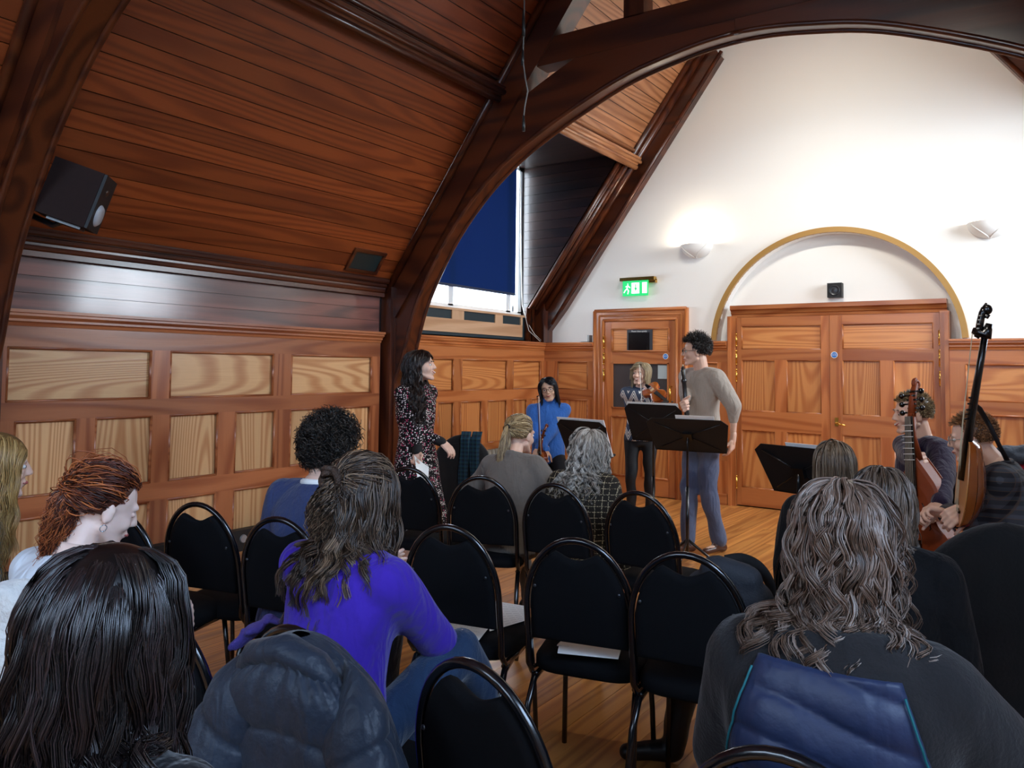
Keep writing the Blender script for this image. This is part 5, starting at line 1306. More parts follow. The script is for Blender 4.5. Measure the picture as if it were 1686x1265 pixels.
K_ = place('person with wavy grey-brown shoulder-length hair in a black fleece with a quilted navy back', 1388, 893, 1.70, 3, sit=True, height=1.68, lean=6, head=(0, -3, 0), top=plain('charcoal_fleece', '171517', rough=.95, bump=.25, bscale=150, sheen=.15, fold=.25, fscale=6.), bottom=cloth('black_cotton', '0E0F14'),
           topthick=.034, bulk=1.12, shoes=BLACK, vox=.012, shrug=-.04, hands={1: ((.20, .36, .68), (1.2, -.5, -.6)), -1: ((-.14, .36, .66), (-.7, -.7, -.8))})
hgb = HR('grey_brown_hair', '35261C', '7C6150', 'B0A298')
add_hair(K_, [loose_hair(5200, .40, wave=.016, wfreq=2.9, r0=.0017, vol=1.16, frizz=.014, bodies=shoulders_for(K_), steps=24, locks=240, clump=.75, lenvar=.4)], hgb, 1.08)
J_ = place('seated woman with shoulder-length grey-brown hair and a black top', 1452, 832, 2.72, 4, sit=True, height=1.62, lean=10, head=(-4, -8, 0), top=cloth('black_knit', '07070A', sheen=.05), bottom=cloth('black_cotton', '0E0F14'), topthick=.02, shoes=BLACK, bulk=1.05)
add_hair(J_, [loose_hair(2600, .33, wave=.008, wfreq=2.4, r0=.0021, vol=1.13, frizz=.010, steps=18, bodies=shoulders_for(J_), lenvar=.25)], HR('grey_streaked_hair', '2A1E16', '6A5442', 'A8968A'), 1.05)
I_ = place('seated woman with a short grey-brown bob and glasses, behind the low music stand', 1374, 770, 3.68, 14, sit=True, height=1.58, lean=8, head=(0, -4, 0), top=cloth('black_knit', '07070A', sheen=.05), bottom=cloth('black_cotton', '0E0F14'), glasses=BLACKG, topthick=.02, shoes=BLACK)
add_hair(I_, [loose_hair(1800, .17, wave=.001, wfreq=1, r0=.0024, vol=1.10, frizz=.004, bodies=(), lenvar=.08)], HR('bob_hair', '2E2218', '66523F', '9A8874'), 1.05)
# quilted back panel on the fleece
def patch(P, nm, mat, x0, x1, z0, z1, nx, nz, off, puff, seam, shape=None):
    V, Fq = P.topVF; bvh = BVHTree.FromPolygons([Vector(v) for v in V], [tuple(f) for f in Fq]); G = np.full((nz+1, nx+1, 3), np.nan)
    for i in range(nz+1):
        for j in range(nx+1):
            z = z0+(z1-z0)*i/nz; a = -1+2*j/nx; w = shape(z) if shape else (x1-x0)/2; x = (x0+x1)/2+a*w
            h = bvh.ray_cast(Vector((x, -1.2, z)), Vector((0, 1, 0)))
            if h[0] is None: continue
            d = off+puff*abs(math.sin(PI*(z+.03*math.sin(x*9)+.10*x*x*4)/seam))**.4*(1-a**8)
            if i in (0, nz) or j in (0, nx): d = -.004
            G[i, j] = np.array(h[0]+h[1]*d)
    idx = np.arange((nz+1)*(nx+1)).reshape(nz+1, nx+1); V2 = G.reshape(-1, 3); F = np.stack([idx[:-1, :-1], idx[:-1, 1:], idx[1:, 1:], idx[1:, :-1]], -1).reshape(-1, 4)
    ok = ~np.isnan(V2).any(1); F = F[ok[F].all(1)]; V2 = np.nan_to_num(V2)
    used = np.unique(F); mp = np.full(len(V2), -1); mp[used] = np.arange(len(used))
    return mesh_obj(nm, V2[used], mp[F], mat, P.top, True), G
hz = K_.hip.z
def shp(z):
    t = (z-(hz-.02))/.46; return .205-.085*max(0, t)**2.2
NAVQ = plain('navy_quilt', '1C2A4C', rough=.5, bump=.2, bscale=40, sheen=.1, var=.05, fold=.18, fscale=7.)
_, G = patch(K_, 'quilted_back_panel', NAVQ, -.18, .18, hz-.06, hz+.44, 40, 90, .004, .012, .070, shp)
for j in (1, 39):
    pts = [Vector(G[i, j])+Vector((0, -.008, 0)) for i in range(4, 88, 2) if not np.isnan(G[i, j]).any()]
    MB().tube(pts, .0022, 6).build('teal_piping', plain('teal', '146870', rough=.7), K_.top, True)
# ------------------------------------------------------------------ garments over chairs
def drape(label, name, x, y, rz, mat, ztop, zbot, w0, w1, d0, d1, seam=.0, puff=.0, folds=7, fold=.02, parts=True, seed=0., group=None, sleeves=True, crease=0.):
    T = thing(name, label, 'coat', (x, y, 0), math.radians(rz), group)
    nz, nt = (150, 200) if crease else (90, 96); V = np.empty((nz+1, nt, 3))
    for i in range(nz+1):
        t = i/nz; z = ztop-(ztop-zbot)*t
        e = min(1, t/.14); w = (w0+(w1-w0)*min(1, t*1.3)**.8)*math.sin(e*PI/2)**.55+.004; d = (d0+(d1-d0)*t)*math.sin(e*PI/2)**.5+.004
        pf = puff*abs(math.sin(PI*(z)/seam))**.38 if seam else 0
        for j in range(nt):
            a = 2*PI*j/nt; f = fold*t*(math.sin(folds*a+seed+1.5*math.sin(z*5+seed))+.5*math.sin(2.3*folds*a+z*7))+.006*math.sin(z*40+a*3+seed)*(.3+t)
            if crease: f += crease*math.sin(a*31+2*math.sin(z*17+a*3)+seed)*(1-abs(math.sin(PI*z/seam)))**.8
            k = 1+0*f; ct, st = math.cos(a), math.sin(a)
            rx = (w+pf+f)*math.copysign(abs(ct)**.8, ct); ry = (d+pf+f*.7)*math.copysign(abs(st)**.85, st)
            zz = z-.0*abs(ct)
            V[i, j] = (rx, -.24-(zz-.45)*.12+ry-.0, zz-.02*math.sin(a*2+seed)*t-.10*(abs(rx)/max(w1, .01))**2*(1-t))
    idx = np.arange((nz+1)*nt).reshape(nz+1, nt); j2 = np.roll(idx, -1, 1); F = np.stack([idx[:-1], idx[1:], j2[1:], j2[:-1]], -1).reshape(-1, 4)
    mesh_obj('coat_body', V.reshape(-1, 3), F, mat, T, True)
    return T
PUFF = plain('charcoal_nylon', '232B38', rough=.5, bump=.3, bscale=60, sheen=.1, spec=.3, fold=.28, fscale=8.)
cx, cy = ch14.location.x, ch14.location.y
PC = drape('dark grey-blue quilted puffer coat hung over the chair of the woman in violet', 'puffer_coat', cx+.03, cy-.02, 6, PUFF, .925, .12, .12, .36, .08, .14, seam=.125, puff=.017, folds=5, fold=.034, seed=1.1, crease=.005)
for sgn, lab in ((-1, 'sleeve'), (1, 'sleeve')):
    rs = []; n = 70
    for i in range(n+1):
        t = i/n; z = .86-.62*t; c = Vector((.03+sgn*(.10+.20*t**.7), -.325-.075*math.sin(t*2.2)+(.02 if sgn > 0 else 0), z)); r = (.055+.034*math.sin(min(t*1.3, 1)*PI*.5))*(.84+.22*abs(math.sin(PI*t*5.0))**.4)*(min(1, t*9)**.5 if t < .11 else 1)
        rs.append([c+Vector((math.cos(a)*r*1.05, math.sin(a)*r*.85, .04*math.cos(a)*sgn)) for a in [2*PI*k/22 for k in range(22)]])
    MB().rings(rs).build('sleeve', PUFF, PC, True)
hood = MB(); hood.tube([(-.13, -.33, .83), (-.08, -.34, .885), (0, -.335, .905), (.08, -.33, .885), (.13, -.30, .82)], [.025, .035, .04, .035, .025], 14, flat=.8); hood.build('collar', PUFF, PC, True)
BC = drape('long black coat draped over a chair at the right edge', 'black_coat', ch15.location.x, ch15.location.y, 28, plain('black_wool_coat', '0C0D10', rough=.95, bump=.2, bscale=80, sheen=.1), .97, .10, .24, .33, .08, .13, folds=7, fold=.018, seed=.4)
JC = drape('black jacket hung on the chair by the wall, behind the woman in the spotted dress', 'black_jacket', ch18.location.x, ch18.location.y, 30, plain('black_wool_coat', '0C0D10'), .96, .30, .20, .25, .07, .11, folds=6, fold=.014, seed=2.4)
TART = pattern_mat('blue_tartan', 'check', ('10202E', '1C3A50', '2E5A50'), 1.4)
sc = thing('tartan_scarf', 'blue and green tartan scarf hanging over the black jacket by the wall', 'scarf', (ch18.location.x, ch18.location.y, 0), math.radians(30))
for x0 in (.03, .12):
    rs = []
    for i in range(30):
        t = i/29; z = .985-.52*t; yb_ = -.24-(z-.45)*.12-.10-.012*t
        if t < .1: yb_ += .10*(1-t/.1)
        c = Vector((x0+.010*math.sin(t*6+x0*20), yb_, z)); rs.append([c+Vector((.040*math.cos(a), .012*math.sin(a)+.005*math.cos(a*3), 0)) for a in [2*PI*k/16 for k in range(16)]])
    MB().rings(rs).build('scarf_end', TART, sc, True)
# red quilt over the chair back near the end wall, with a grey garment on it
QX, QY = at(1672, 745, 'Y', 5.9)[:2]
qm = pattern_mat('red_quilt', 'diamond', ('B01830', '7A0E20'))
qt = thing('red_quilt', 'red diamond-quilted cover behind the man in the checked shirt', 'quilt', (QX+.1, 6.0, 0))
rs = []
for i in range(24):
    t = i/23; z = .98-.95*t; w = .34*min(1, (t+.02)*9)**.5; d = .16*min(1, (t+.02)*7)**.5
    rs.append([Vector((QX+.1+w*math.copysign(abs(math.cos(a))**.7, math.cos(a))+.01*math.sin(z*30+a*4), 6.0+d*math.copysign(abs(math.sin(a))**.7, math.sin(a)), z+.015*math.sin(a*3))) for a in [2*PI*k/40 for k in range(40)]])
MB().rings(rs).build('quilt_cloth', qm, qt, True, True)
gq = MB(); gq.cap((QX-.05, 5.93, 1.01), (QX+.2, 6.0, 1.03), .06, .07, 14, .8); gq.cap((QX+.02, 5.9, .99), (QX+.28, 6.02, 1.0), .05, .06, 12, .7); gq.cap((QX+.1, 5.98, 1.05), (QX+.25, 6.05, 1.06), .05, .05, 12, .7)
V, Fq = remesh(gq, .01, 3, .5, .004, 40); tag(mesh_obj('folded_garment', V, Fq, cloth('slate_cloth', '3E4652'), None, True), 'crumpled slate-grey garment lying on top of the red quilt', 'garment')
# cream fluffy collar at the left edge
fc_ = at(10, 972, 'Y', .92)
g = MB(); g.cap(fc_+Vector((-.16, .0, -.10)), fc_+Vector((.0, .03, -.03)), .06, .05, 14); g.cap(fc_+Vector((-.02, .02, -.03)), fc_+Vector((.02, .0, -.20)), .055, .05, 14)
V, Fq = remesh(g, .008, 3, .5, .006, 60); tag(mesh_obj('fleece_jacket', V, Fq, plain('cream_fleece', 'D8D6D0', rough=.95, bump=.8, bscale=60, sheen=.4, var=.2), None, True), 'cream and grey fleecy jacket at the left edge behind the near-black hair', 'jacket')
# ------------------------------------------------------------------ music stands
def stand(label, base, ztop, zbot, wtop, wbot, yaw, tilt, legs=True, open_=False):
    bx, by_ = base; r = math.radians(yaw); T = thing('music_stand', label, 'music stand', (bx, by_, 0), r, 'black orchestral music stands')
    zc = (ztop+zbot)/2; hh = (ztop-zbot)/2/math.cos(math.radians(tilt)); Rt = Matrix.Translation((0, .0, zc))@Matrix.Rotation(math.radians(tilt), 4, 'X')
    def q(a, b, c=0): return Rt@Vector((a, c, b))
    # local: reader on the +y side
    pl = [(-wbot/2, -hh), (wbot/2, -hh), (wtop/2, hh*.72), (wtop/2-.05, hh), (-wtop/2+.05, hh), (-wtop/2, hh*.72)]
    MB().prism(pl, lambda a, b: q(a, b, 0), lambda a, b: q(a, b, -.004)).build('desk', BLACK, T)
    MB().prism([(-wbot/2, -hh), (wbot/2, -hh), (wbot/2, -hh+.012), (-wbot/2, -hh+.012)], lambda a, b: q(a, b, .055), lambda a, b: q(a, b, -.004)).build('ledge', BLACK, T)
    for s_ in (-1, 1): MB().tube([q(s_*wtop*.40, hh*.75, -.006), q(0, 0, -.012), q(s_*wbot*.42, -hh*.8, -.006)], .004, 6).build('rib', BLACKG, T, True)
    MB().box(-.035, .035, -.03, -.004, -.03, .03, Rt).build('bracket', BLACKG, T)
    MB().tube([q(0, 0, -.02), (0, -.02, zc-.06), (0, -.02, .50)], .009, 10).build('inner_pole', BLACKG, T, True)
    MB().tube([(0, -.02, .60), (0, -.02, .05)], .0135, 12).build('outer_pole', BLACKG, T, True)
    for k in range(3):
        a = 2*PI*k/3+.5; MB().tube([(0, -.02, .20), (.16*math.cos(a), .16*math.sin(a)-.02, .07), (.27*math.cos(a), .27*math.sin(a)-.02, .012)], .008, 8, flat=1.3).build('foot', BLACKG, T, True)
    T['_'] = 0; del T['_']
    return T, Rt, hh
def sheets(T, Rt, hh, label, name, x0, x1, b0, b1, thick=.006, n=2):
    "printed sheets resting on the desk, standing on the ledge"
    R3 = Matrix.Translation(T.location)@T.rotation_euler.to_matrix().to_4x4()
    S = thing(name, label, 'sheet music', tuple(R3@(Rt@Vector(((x0+x1)/2, .01, (b0+b1)/2)))), T.rotation_euler.z)
    mb = MB(); M4 = R3@Rt
    w = (x1-x0)/n
    for k in range(n):
        b = MB(); a0, a1 = x0+k*w+.001, x0+(k+1)*w-.001
        b.prism([(a0, b0), (a1, b0), (a1, b1), (a0, b1+.006*(1 if k else -1)*0)], lambda a, c: M4@Vector((a, .003, c)), lambda a, c: M4@Vector((a, .003+thick, c))).build('page', PAPER, S, world=True)
    return S
def yaw_to(px, py): pass
def stand_at(px, py, y, label, dz, wtop, wbot, yaw, tilt):
    p = at(px, py, 'Y', y); return stand(label, (p.x, p.y), p.z+dz/2, p.z-dz/2, wtop, wbot, yaw, tilt)
s1, r1, h1 = stand_at(962, 722, 5.35, 'black music stand in front of the woman in blue, partly behind the silver curls', .27, .50, .44, -14, 22)
sheets(s1, r1, h1, 'open white music book on the stand before the woman in blue', 'music_book', -.24, .24, -h1+.015, h1+.014, .006, 2)
s2, r2, h2_ = stand_at(1078, 697, 6.35, 'black music stand in front of the violinist', .32, .56, .50, -8, 18)
sheets(s2, r2, h2_, 'open white music book on the stand before the violinist', 'music_book', -.25, .25, -h2_+.015, h2_+.014, .006, 2)
s3, r3, h3 = stand_at(1133, 717, 5.98, 'black music stand in front of the tall man in beige', .26, .64, .56, 6, 30)
sheets(s3, r3, h3, 'white sheet lying askew on the stand before the tall man', 'music_sheet', -.08, .22, -h3+.02, h3+.03, .003, 1)
s4, r4, h4 = stand_at(1318, 776, 4.35, 'low black music stand beside the seated viol player', .26, .50, .40, -20, 24)
sheets(s4, r4, h4, 'white sheet on the low music stand', 'music_sheet', -.05, .20, -h4+.02, h4+.018, .003, 1)
# ------------------------------------------------------------------ instruments
def outline(L, W, kind):
    T = {'violin': [(0, 0), (.015, .35), (.06, .72), (.14, .95), (.23, 1.0), (.32, .93), (.40, .70), (.45, .60), (.50, .545), (.56, .55), (.62, .64), (.68, .75), (.78, .81), (.87, .76), (.94, .55), (.985, .25), (1, 0)],
         'viol': [(0, 0), (.015, .40), (.06, .78), (.14, .97), (.22, 1.0), (.31, .93), (.38, .72), (.44, .60), (.50, .56), (.56, .60), (.62, .70), (.68, .74), (.76, .66), (.84, .48), (.92, .28), (.98, .12), (1, .06)]}[kind]
    P = [(W/2*w, L*t) for t, w in T]; P = [tuple(p) for p in smooth_curve(P, 3)]
    return P+[(-x, y) for x, y in P[::-1][1:-1]]
SPRUCE = wood('violin_spruce', '9A4A18', 'C06A28', axis='Z', rough=.22, rings=8, coat=.7, tint=.02); MAPLE = plain('violin_maple', '7A3414', rough=.2, coat=.7, var=.25, vscale=60); EBONY = plain('ebony', '0A0908', rough=.25, coat=.4)
VIOLW = plain('viol_varnish', '8A3C16', rough=.5, coat=.0, spec=.35, var=.2, vscale=25)
def bowed(name, label, base, tip, normal, L, W, depth, kind, neckL, npegs, strings=4, group=None, top=SPRUCE, back=MAPLE):
    "base: lower end of the body, tip: a point along the neck, normal: direction the belly faces"
    base = Vector(base); ax = (Vector(tip)-base).normalized(); nn = Vector(normal); nn = (nn-ax*nn.dot(ax)).normalized(); sd_ = ax.cross(nn)
    M = Matrix((sd_, ax, nn)).transposed().to_4x4(); M.translation = base
    T = thing(name, label, 'instrument', tuple(base), 0, group); pl = outline(L, W, kind)
    def ring(k, z): return [M@Vector((x*k, L/2+(y-L/2)*k, z)) for x, y in pl]
    MB().rings([ring(.97, -depth), ring(.97, 0)]).build('ribs', back, T, False, True)
    MB().rings([ring(1, -.003), ring(1, .002), ring(.9, .006*W/.2), ring(.6, .013*W/.2), ring(.25, .016*W/.2)]).build('belly', top, T, False, True)
    MB().rings([ring(.25, -depth-.010*W/.2), ring(.7, -depth-.007*W/.2), ring(1, -depth-.002), ring(1, -depth+.002)]).build('back', back, T, False, True)
    k = W/.205
    fh = .013*k
    for s_ in (-1, 1):
        pts = [M@Vector((s_*k*a, L*b, fh+.002*k)) for a, b in ((.026, .60), (.030, .585), (.033, .55), (.040, .48), (.048, .42), (.051, .385), (.046, .37))]
        MB().tube(pts, .0017*k, 6).build('sound_hole', EBONY, T, True, True)
    MB().box(-.021*k, .021*k, L*.45, L*.455+.003, .012*k, .040*k, M).build('bridge', plain('bridge_maple', 'D8B888'), T, False, True)
    MB().rings([[M@Vector((x, L*y, z)) for x, z in ((-w, .022*k), (w, .022*k), (w, .028*k), (-w, .028*k))] for y, w in ((.02, .010*k), (.28, .022*k))]).build('tailpiece', EBONY, T, False, True)
    f1 = L+neckL
    MB().rings([[M@Vector((x, y, z)) for x, z in ((-w, zz), (w, zz), (w, zz+.006*k), (-w, zz+.006*k))] for y, w, zz in ((L*.66, .021*k, .026*k), (f1, .0125*k, .012*k))]).build('fingerboard', EBONY, T, False, True)
    MB().tube([M@Vector((0, L-.01, -depth*.3)), M@Vector((0, L+neckL*.5, .004)), M@Vector((0, f1+.01*k, .0))], [.016*k, .012*k, .012*k], 10).build('neck', back, T, True, True)
    if kind == 'viol':
        for i in range(7):
            yy = L*.98+neckL*i/7.2; MB().tube([M@Vector((-.019*k, yy, .027*k)), M@Vector((0, yy, .030*k)), M@Vector((.019*k, yy, .027*k))], .0012*k, 5).build('fret', PAPER, T, True, True)
    pegL = .07*k+.012*npegs; pb = [M@Vector((0, f1, .0)), M@Vector((0, f1+pegL*.6, -.012*k)), M@Vector((0, f1+pegL, -.030*k))]
    MB().tube(pb, [.013*k, .012*k, .009*k], 10).build('pegbox', back, T, True, True)
    sc_ = [pb[-1]+M.to_3x3()@Vector((0, (.016*math.cos(a)*(1-a/16)-.002)*k, (.016*math.sin(a)*(1-a/16)-.004)*k)) for a in [i*.5 for i in range(20)]]
    MB().tube(sc_, .0065*k, 8).build('scroll', back, T, True, True)
    for i in range(npegs):
        s_ = 1 if i % 2 else -1; yy = f1+pegL*(.12+.75*i/npegs)
        b = MB().tube([M@Vector((-s_*.014*k, yy, -.004*k)), M@Vector((s_*.028*k, yy, -.004*k))], .0035*k, 6); b.ell(M@Vector((s_*.036*k, yy, -.004*k)), .0095*k, n=8, m_=6); b.build('peg', EBONY, T, True, True)
    for i in range(strings):
        x = (-.5+i/(strings-1)); MB().tube([M@Vector((x*.026*k, L*.27, .028*k)), M@Vector((x*.032*k, L*.452, .042*k)), M@Vector((x*.017*k, f1, .020*k))], .0006*k+.0003, 4).build('string', plain('string_steel', 'C8C4B8', rough=.3, metal=.7), T, False, True)
    return T
def bow(label, a, b, hairside, frog_at_a=True):
    a = Vector(a); b = Vector(b); T = thing('bow', label, 'bow', tuple(a)); h = Vector(hairside).normalized(); d = (b-a)
    pts = [a+d*t-h*.010*math.sin(PI*t)*-1 for t in (0, .15, .3, .5, .7, .85, 1)]
    MB().tube(pts, [.0045, .0042, .004, .0038, .0034, .003, .0028], 8).build('stick', plain('bow_stick', '4A2412', rough=.25, coat=.5), T, True, True)
    MB().tube([a+d*.04+h*.022, b-d*.01+h*.018], .0028, 6).build('bow_hair', plain('bow_hair_white', 'E8E4DA', rough=.6), T, True, True)
    q = MB(); q.cap(a+d*.03+h*.010, a+d*.08+h*.010, .010, .010, 8); q.build('frog', EBONY, T, True, True)
    q = MB(); q.cap(b-d*.012+h*.002, b+h*.014, .005, .004, 8); q.build('tip', EBONY, T, True, True); return T
v0 = at(1064, 636, 'Y', 6.98); v1 = at(1106, 668, 'Y', 6.72)
bowed('violin', 'orange-brown violin held under the chin of the violinist', v0, v1, (-.35, -.55, .75), .30, .185, .030, 'violin', .12, 4)
bow('violin bow held upright in front of the zigzag jumper', at(1062, 684, 'Y', 6.76), at(1056, 600, 'Y', 6.90), (-1, -.3, 0))
bow('violin bow held upright by the woman in the blue turtleneck', at(887, 752, 'Y', 6.0), at(884, 652, 'Y', 6.02), (1, .2, 0))
bowed('violin', 'small violin held low by the woman in blue, scroll up', at(884, 800, 'Y', 6.10), at(893, 720, 'Y', 6.03), (-.4, -.8, .2), .33, .19, .035, 'violin', .12, 4)
bowed('viola_da_gamba', 'orange viola da gamba with frets held by the man in purple', at(1518, 942, 'Y', 5.0), at(1505, 745, 'Y', 5.06), (-.45, -.85, .05), .62, .35, .10, 'viol', .23, 6, 6, top=VIOLW, back=VIOLW)
# recorder
rc = thing('recorder', 'long dark recorder held upright by the tall man', 'recorder', tuple(at(1131, 690, 'Y', 6.2)))
a_, b_ = at(1132, 694, 'Y', 6.10), at(1124, 604, 'Y', 6.16); d_ = b_-a_
MB().tube([a_+d_*t for t in (0, .10, .12, .30, .32, .70, .72, .76, .78, .93, 1)], [.016, .015, .021, .017, .016, .018, .023, .023, .018, .020, .011], 14).build('tube_body', plain('recorder_wood', '17110F', rough=.3, coat=.4), rc, True, True)
for i in range(6): MB().ell(a_+d_*(.22+.08*i)+Vector((0, -.017, 0)), (.004, .002, .004), n=8, m_=5).build('finger_hole', plain('hole_black', '000000', rough=.9), rc, True, True)
MB().tube([b_, b_+d_*.04+Vector((.004, 0, 0))], .006, 8).build('windway', plain('horn_tip', 'C8B89A', rough=.4), rc, True, True)
# theorbo
TH = thing('theorbo', 'theorbo with a very long black neck and an orange-brown ribbed bowl', 'instrument', tuple(at(1588, 860, 'Y', 4.4)))
n0 = at(1588, 775, 'Y', 4.36); n1 = at(1597, 700, 'Y', 4.34); n2 = at(1623, 545, 'Y', 4.26)
MB().tube([n0+(n0-n1)*.2, n1, (n1+n2)/2, n2], [.030, .024, .020, .018], 8, flat=.8).build('neck', EBONY, TH, True, True)
def q4(x, y, d=4.25): return at(x, y, 'Y', d)
b = MB(); b.tube([q4(1629, 533), q4(1624, 552), q4(1612, 547), q4(1601, 544)], [.014, .028, .024, .014], 8); b.tube([q4(1612, 550), q4(1607, 556)], .012, 8); b.build('neck_block', EBONY, TH, True, True)
b = MB(); b.tube([q4(1612, 545), q4(1614, 530), q4(1617, 516), q4(1622, 508)], [.013, .013, .012, .014], 8, flat=1.2); b.build('upper_pegbox', EBONY, TH, True, True)
b = MB(); b.ell(q4(1625, 510), (.022, .016, .024)); b.tube([q4(1621, 506), q4(1624, 499)], [.01, .004], 8); b.tube([q4(1628, 518), q4(1625, 523), q4(1622, 521)], .008, 8); b.build('carved_scroll', EBONY, TH, True, True)
for i, (x, y) in enumerate(((1613, 541), (1614, 534), (1615.5, 527), (1617, 520))): MB().tube([q4(x-4, y, 4.22), q4(x+4, y, 4.28)], .004, 6).build('peg', plain('bone', 'C8C2B4', rough=.4), TH, True, True)
for i, (x, y) in enumerate(((1599, 675), (1601, 665), (1603, 655), (1596, 690), (1598, 682))): MB().tube([q4(x-7, y, 4.30), q4(x+7, y, 4.36)], .005, 6).build('peg', EBONY, TH, True, True)
# bowl: half-pear of ribs, opening (soundboard) facing left
axd = (n1-n0).normalized(); cb_ = q4(1576, 868, 4.42); nrm = Vector((-.97, -.20, 0)); nrm = (nrm-axd*nrm.dot(axd)).normalized(); sdd = axd.cross(nrm)
Lb = .44
def wid(t): return .155*math.sin(PI*min(1, (t*.86+.0)**.72))**.75+.012 if t < 1 else .012
prof_ = [(t/16, wid(t/16)*(1 if t > 0 else .1)) for t in range(17)]
for k in range(7):
    a0 = -PI/2+PI*k/7; a1 = a0+PI/7; rs = []
    for t, w in prof_:
        rs.append([cb_+axd*(Lb*t)+sdd*(w*math.sin(a)*1.0)-nrm*(w*.56*math.cos(a)) for a in (a0+.015, (a0+a1)/2, a1-.015)])
    MB().rings(rs, closed=False, cap=False).build('bowl_rib', plain('theorbo_rib', '8E4A1C', rough=.2, coat=.6, var=.15, vscale=20), TH, True, True)
rs = [[cb_+axd*(Lb*t)+sdd*(w*s_)+nrm*o for s_, o in ((-1, 0), (1, 0), (1, .004), (-1, .004))] for t, w in prof_]
MB().rings(rs).build('soundboard', plain('soundboard_spruce', 'C88A4C', rough=.4, coat=.2), TH, False, True)
MB().box(-.07, .07, -.006, .006, 0, .01, Matrix.Translation(cb_+axd*.09+nrm*.004)@Matrix((sdd, axd, nrm)).transposed().to_4x4()).build('bridge', EBONY, TH, False, True)
for i in range(6):
    o = sdd*(.01*(i-2.5)); MB().tube([cb_+axd*.09+nrm*.014+o*2, n1+nrm*.03+o*.6, q4(1601, 548)+o*.3], .0009, 4).build('string', plain('gut_string', 'D8CDB0', rough=.4), TH, False, True)
MB().tube([q4(1603, 662, 4.42), q4(1612, 672, 4.5), q4(1630, 702, 4.5), q4(1646, 735, 4.5), q4(1658, 758, 4.6)], [.008, .014, .012, .010, .012], 6, flat=.3).build('strap', plain('strap_black', '17181C', rough=.6), TH, True, True)
# ------------------------------------------------------------------ papers and small things
def sheet(name, label, pts, mat=PAPER, th=.0015, n_=None, cat='paper'):
    "a thin sheet through four corners, softly bent"
    A, B, C_, D = [Vector(p) for p in pts]; nn = (B-A).cross(D-A).normalized(); V = []; nu = 10
    top = []; bot = []
    for i in range(nu+1):
        u = i/nu; bend = nn*(.012*math.sin(PI*u)); a = A.lerp(B, u)+bend; b = D.lerp(C_, u)+bend
        top.append([a+nn*th, b+nn*th, b-nn*th, a-nn*th])
    mb = MB().rings(top); o = mb.build(name, mat, None, True); return tag(o, label, cat)
s_ = sheet('paper_sheet', 'white sheet held low in the hand of the woman in the spotted dress', [at(682, 750, 'Y', 4.10), at(706, 769, 'Y', 4.16), at(704, 822, 'Y', 4.12), at(690, 806, 'Y', 4.06)])
zs = .490
def lay(name, label, pix, z, mat=PAPER, th=.001, cat='paper'):
    P = [at(x, y, 'Z', z) for x, y in pix]; t = [(p.x, p.y, z+th) for p in P]; b = [(p.x, p.y, z) for p in P]
    return tag(MB().rings([b, t]).build(name, mat), label, cat)
NOTE = plain('printed_paper', 'E4E4E2', rough=.7, var=.0)
def music_lines(o, pix, z, n=9):
    A, B, C_, D = [at(x, y, 'Z', z) for x, y in pix]; mb = MB()
    for i in range(n):
        t = (i+.8)/(n+.6); a = A.lerp(D, t).lerp(B.lerp(C_, t), .08); b = A.lerp(D, t).lerp(B.lerp(C_, t), .92); d = (D-A).normalized()*.0012
        for k in range(0, 22):
            if (k*7+i*3) % 5 == 0: continue
            p = a.lerp(b, k/22); q = a.lerp(b, (k+.75)/22); mb.rings([[(p+d+Vector((0, 0, .0012))), (p-d+Vector((0, 0, .0012)))], [(q+d+Vector((0, 0, .0012))), (q-d+Vector((0, 0, .0012)))]], closed=False, cap=False)
    m2_ = mb.build('printed_lines', plain('print_grey', '6A6A70'), o, world=True)
pA = [(803, 990), (822, 985), (868, 1000), (866, 1024)]; pA = [(802, 988), (868, 999), (866, 1022), (806, 1040)]
oA = lay('printed_sheet', 'printed white sheet spread at the right of the seat, third chair of the middle row', pA, zs); music_lines(oA, pA, zs+.001)
pB = [(703, 1018), (808, 1030), (786, 1058), (716, 1034)]; oB = lay('printed_sheet', 'printed white sheet poking out at the left under the same chair back', pB, zs+.002); music_lines(oB, pB, zs+.003, 5)
for i, (pix, lab) in enumerate((([(905, 1048), (1010, 1062), (1040, 1040), (1030, 1028)], 'flat white sheet under the folded pile on the middle chair'),
                     ([(903, 1053), (1008, 1069), (1022, 1064), (915, 1050)], 'long folded white sheet, topmost of the pile on the middle chair'),
                     ([(917, 1064), (1020, 1076), (1022, 1068), (925, 1056)], 'folded white programme in the middle of the pile on the chair'),
                     ([(918, 1076), (1018, 1086), (1022, 1072), (920, 1066)], 'thick folded white programme, nearest the back edge of the seat'))):
    lay('folded_sheet', lab, pix, zs+.002+.004*i, th=.004)
lay('music_pages', 'white pages reaching the right edge of the middle chair', [(1022, 1036), (1041, 1030), (1041, 1056), (1026, 1064)], zs+.001)
lay('leaflet', 'white leaflet on the seat of the chair by the left wall', [(402, 962), (424, 958), (424, 974), (405, 978)], zs)
lay('green_card', 'small green card lying on the white leaflet', [(404, 957), (421, 953), (423, 962), (409, 966)], zs+.003, plain('green_card', '2E9A70', rough=.5), .003, 'card')
gb = at(658, 958, 'Y', 2.1); tag(MB().box(gb.x-.03, gb.x+.03, gb.y-.06, gb.y+.06, gb.z-.008, gb.z+.008).build('green_book', plain('green_card', '2E9A70')), 'small green booklet beside the hair of the woman in violet', 'booklet')
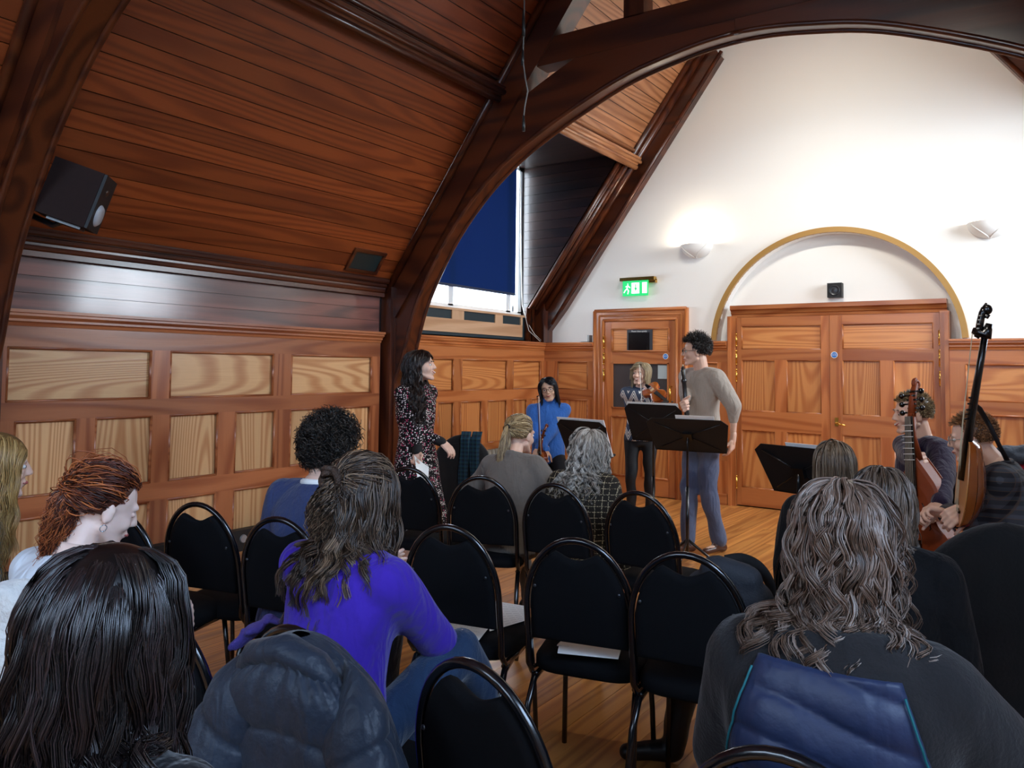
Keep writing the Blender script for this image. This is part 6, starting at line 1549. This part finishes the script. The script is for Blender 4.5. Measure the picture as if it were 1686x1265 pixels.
# phone in the hands of the auburn-haired woman
ph = thing('phone', 'phone with a bright white screen in front of the red-haired woman', 'phone', tuple(at(284, 982, 'Y', 1.42)))
A, B, C_, D = at(270, 962, 'Y', 1.42), at(297, 962, 'Y', 1.50), at(283, 992, 'Y', 1.40), at(274, 1004, 'Y', 1.36)
nn = (B-A).cross(D-A).normalized()*.004
MB().rings([[A-nn, B-nn, C_-nn, D-nn], [A, B, C_, D]]).build('phone_case', BLACKG, ph, False, True)
k_ = .06; cc = (A+B+C_+D)/4; Q4_ = [p.lerp(cc, k_) for p in (A, B, C_, D)]; sg_ = 1 if (Vector(CAM)-cc).dot(nn) > 0 else -1
MB().rings([[p+nn*.02*sg_ for p in Q4_], [p+(nn*(1.08) if sg_ > 0 else -nn*1.08) for p in Q4_]]).build('screen', emis('phone_screen', 'DDE8FF', .9), ph, False, True)
# lavender glove on the puffer coat's chair
g = MB(); gl0 = at(440, 1022, 'Y', 1.62); gl1 = at(410, 1040, 'Y', 1.56)
g.cap(gl0, gl1, .020, .020, 10, .7)
for k in range(4): d = Vector((-.012-.006*k, -.01+.012*k-.02, -.035)); g.cap(gl1+Vector((.012*(k-1.5), .008*(k-1), 0)), gl1+d*1.3+Vector((.012*(k-1.5), 0, 0)), .009, .007, 8)
g.cap(gl0+Vector((.015, 0, .006)), gl0+Vector((.03, .01, .0)), .020, .016, 10, .6)
V, Fq = remesh(g, .005, 2, .5, .003, 90); tag(mesh_obj('knitted_glove', V, Fq, cloth('lavender_knit', '6A5CC0', bump=.5, bscale=300), None, True), 'lavender knitted glove sticking out beside the puffer coat', 'glove')
# rucksack on the chair of the middle row
rkc = at(1180, 985, 'Y', 3.02)
RK = thing('rucksack', 'dark grey and blue rucksack leaning on its chair, straps hanging out', 'rucksack', (rkc.x, rkc.y, .49))
g = MB(); x, y = ch10.location.x+.02, ch10.location.y+.04
g.cap((x-.04, y+.02, .60), (x+.10, y+.03, .60), .11, .11, 16, 1.); g.cap((x-.02, y, .70), (x+.11, y+.02, .70), .095, .09, 16); g.cap((x+.02, y-.02, .80), (x+.12, y, .78), .055, .05, 14)
V, Fq = remesh(g, .012, 5, .5, .005, 22); V[:, 2] = np.maximum(V[:, 2], .488); mesh_obj('bag_body', V, Fq, plain('rucksack_cloth', '2A2E36', rough=.75, bump=.3, bscale=150), RK, True, True)
g = MB(); g.cap((x-.05, y+.10, .62), (x+.08, y+.12, .62), .06, .06, 12); V, Fq = remesh(g, .01, 4); mesh_obj('front_pocket', V, Fq, plain('rucksack_blue', '1A2C44', rough=.7, bump=.3, bscale=150), RK, True, True)
st_ = [at(1195, 925, 'Y', 2.98), at(1222, 922, 'Y', 2.98), at(1250, 935, 'Y', 2.95), at(1268, 962, 'Y', 2.92), at(1270, 990, 'Y', 2.9), at(1262, 1022, 'Y', 2.88), at(1245, 1045, 'Y', 2.86)]
st_s = [Vector((0, 0, 0))]*0
def spline3(P, n=6):
    o = []
    for i in range(len(P)-1):
        p0, p1, p2, p3 = P[max(i-1, 0)], P[i], P[i+1], P[min(i+2, len(P)-1)]
        for k in range(n):
            t = k/n; o.append(.5*((2*p1)+(p2-p0)*t+(2*p0-5*p1+4*p2-p3)*t*t+(3*p1-p0-3*p2+p3)*t**3))
    return o+[P[-1]]
MB().tube(spline3(st_), .024, 8, flat=.30, hint=(.3, 1, 0)).build('shoulder_strap', plain('strap_cloth', '14161A', rough=.8), RK, True, True)
# boot on the floor under the rucksack's chair
bo = at(1100, 1246, 'Z', .02); g = MB(); g.cap((bo.x+.02, bo.y, .05), (bo.x-.13, bo.y-.08, .035), .045, .036, 12, .9); g.cap((bo.x+.02, bo.y, .06), (bo.x+.05, bo.y+.02, .26), .046, .058, 12)
V, Fq = remesh(g, .008, 4, .5, .002, 40); V[:, 2] = np.maximum(V[:, 2], .001); tag(mesh_obj('boot', V, Fq, plain('black_boot', '0B0B0D', rough=.45), None, True), 'black boot on the floor under the chair with the rucksack', 'boot')
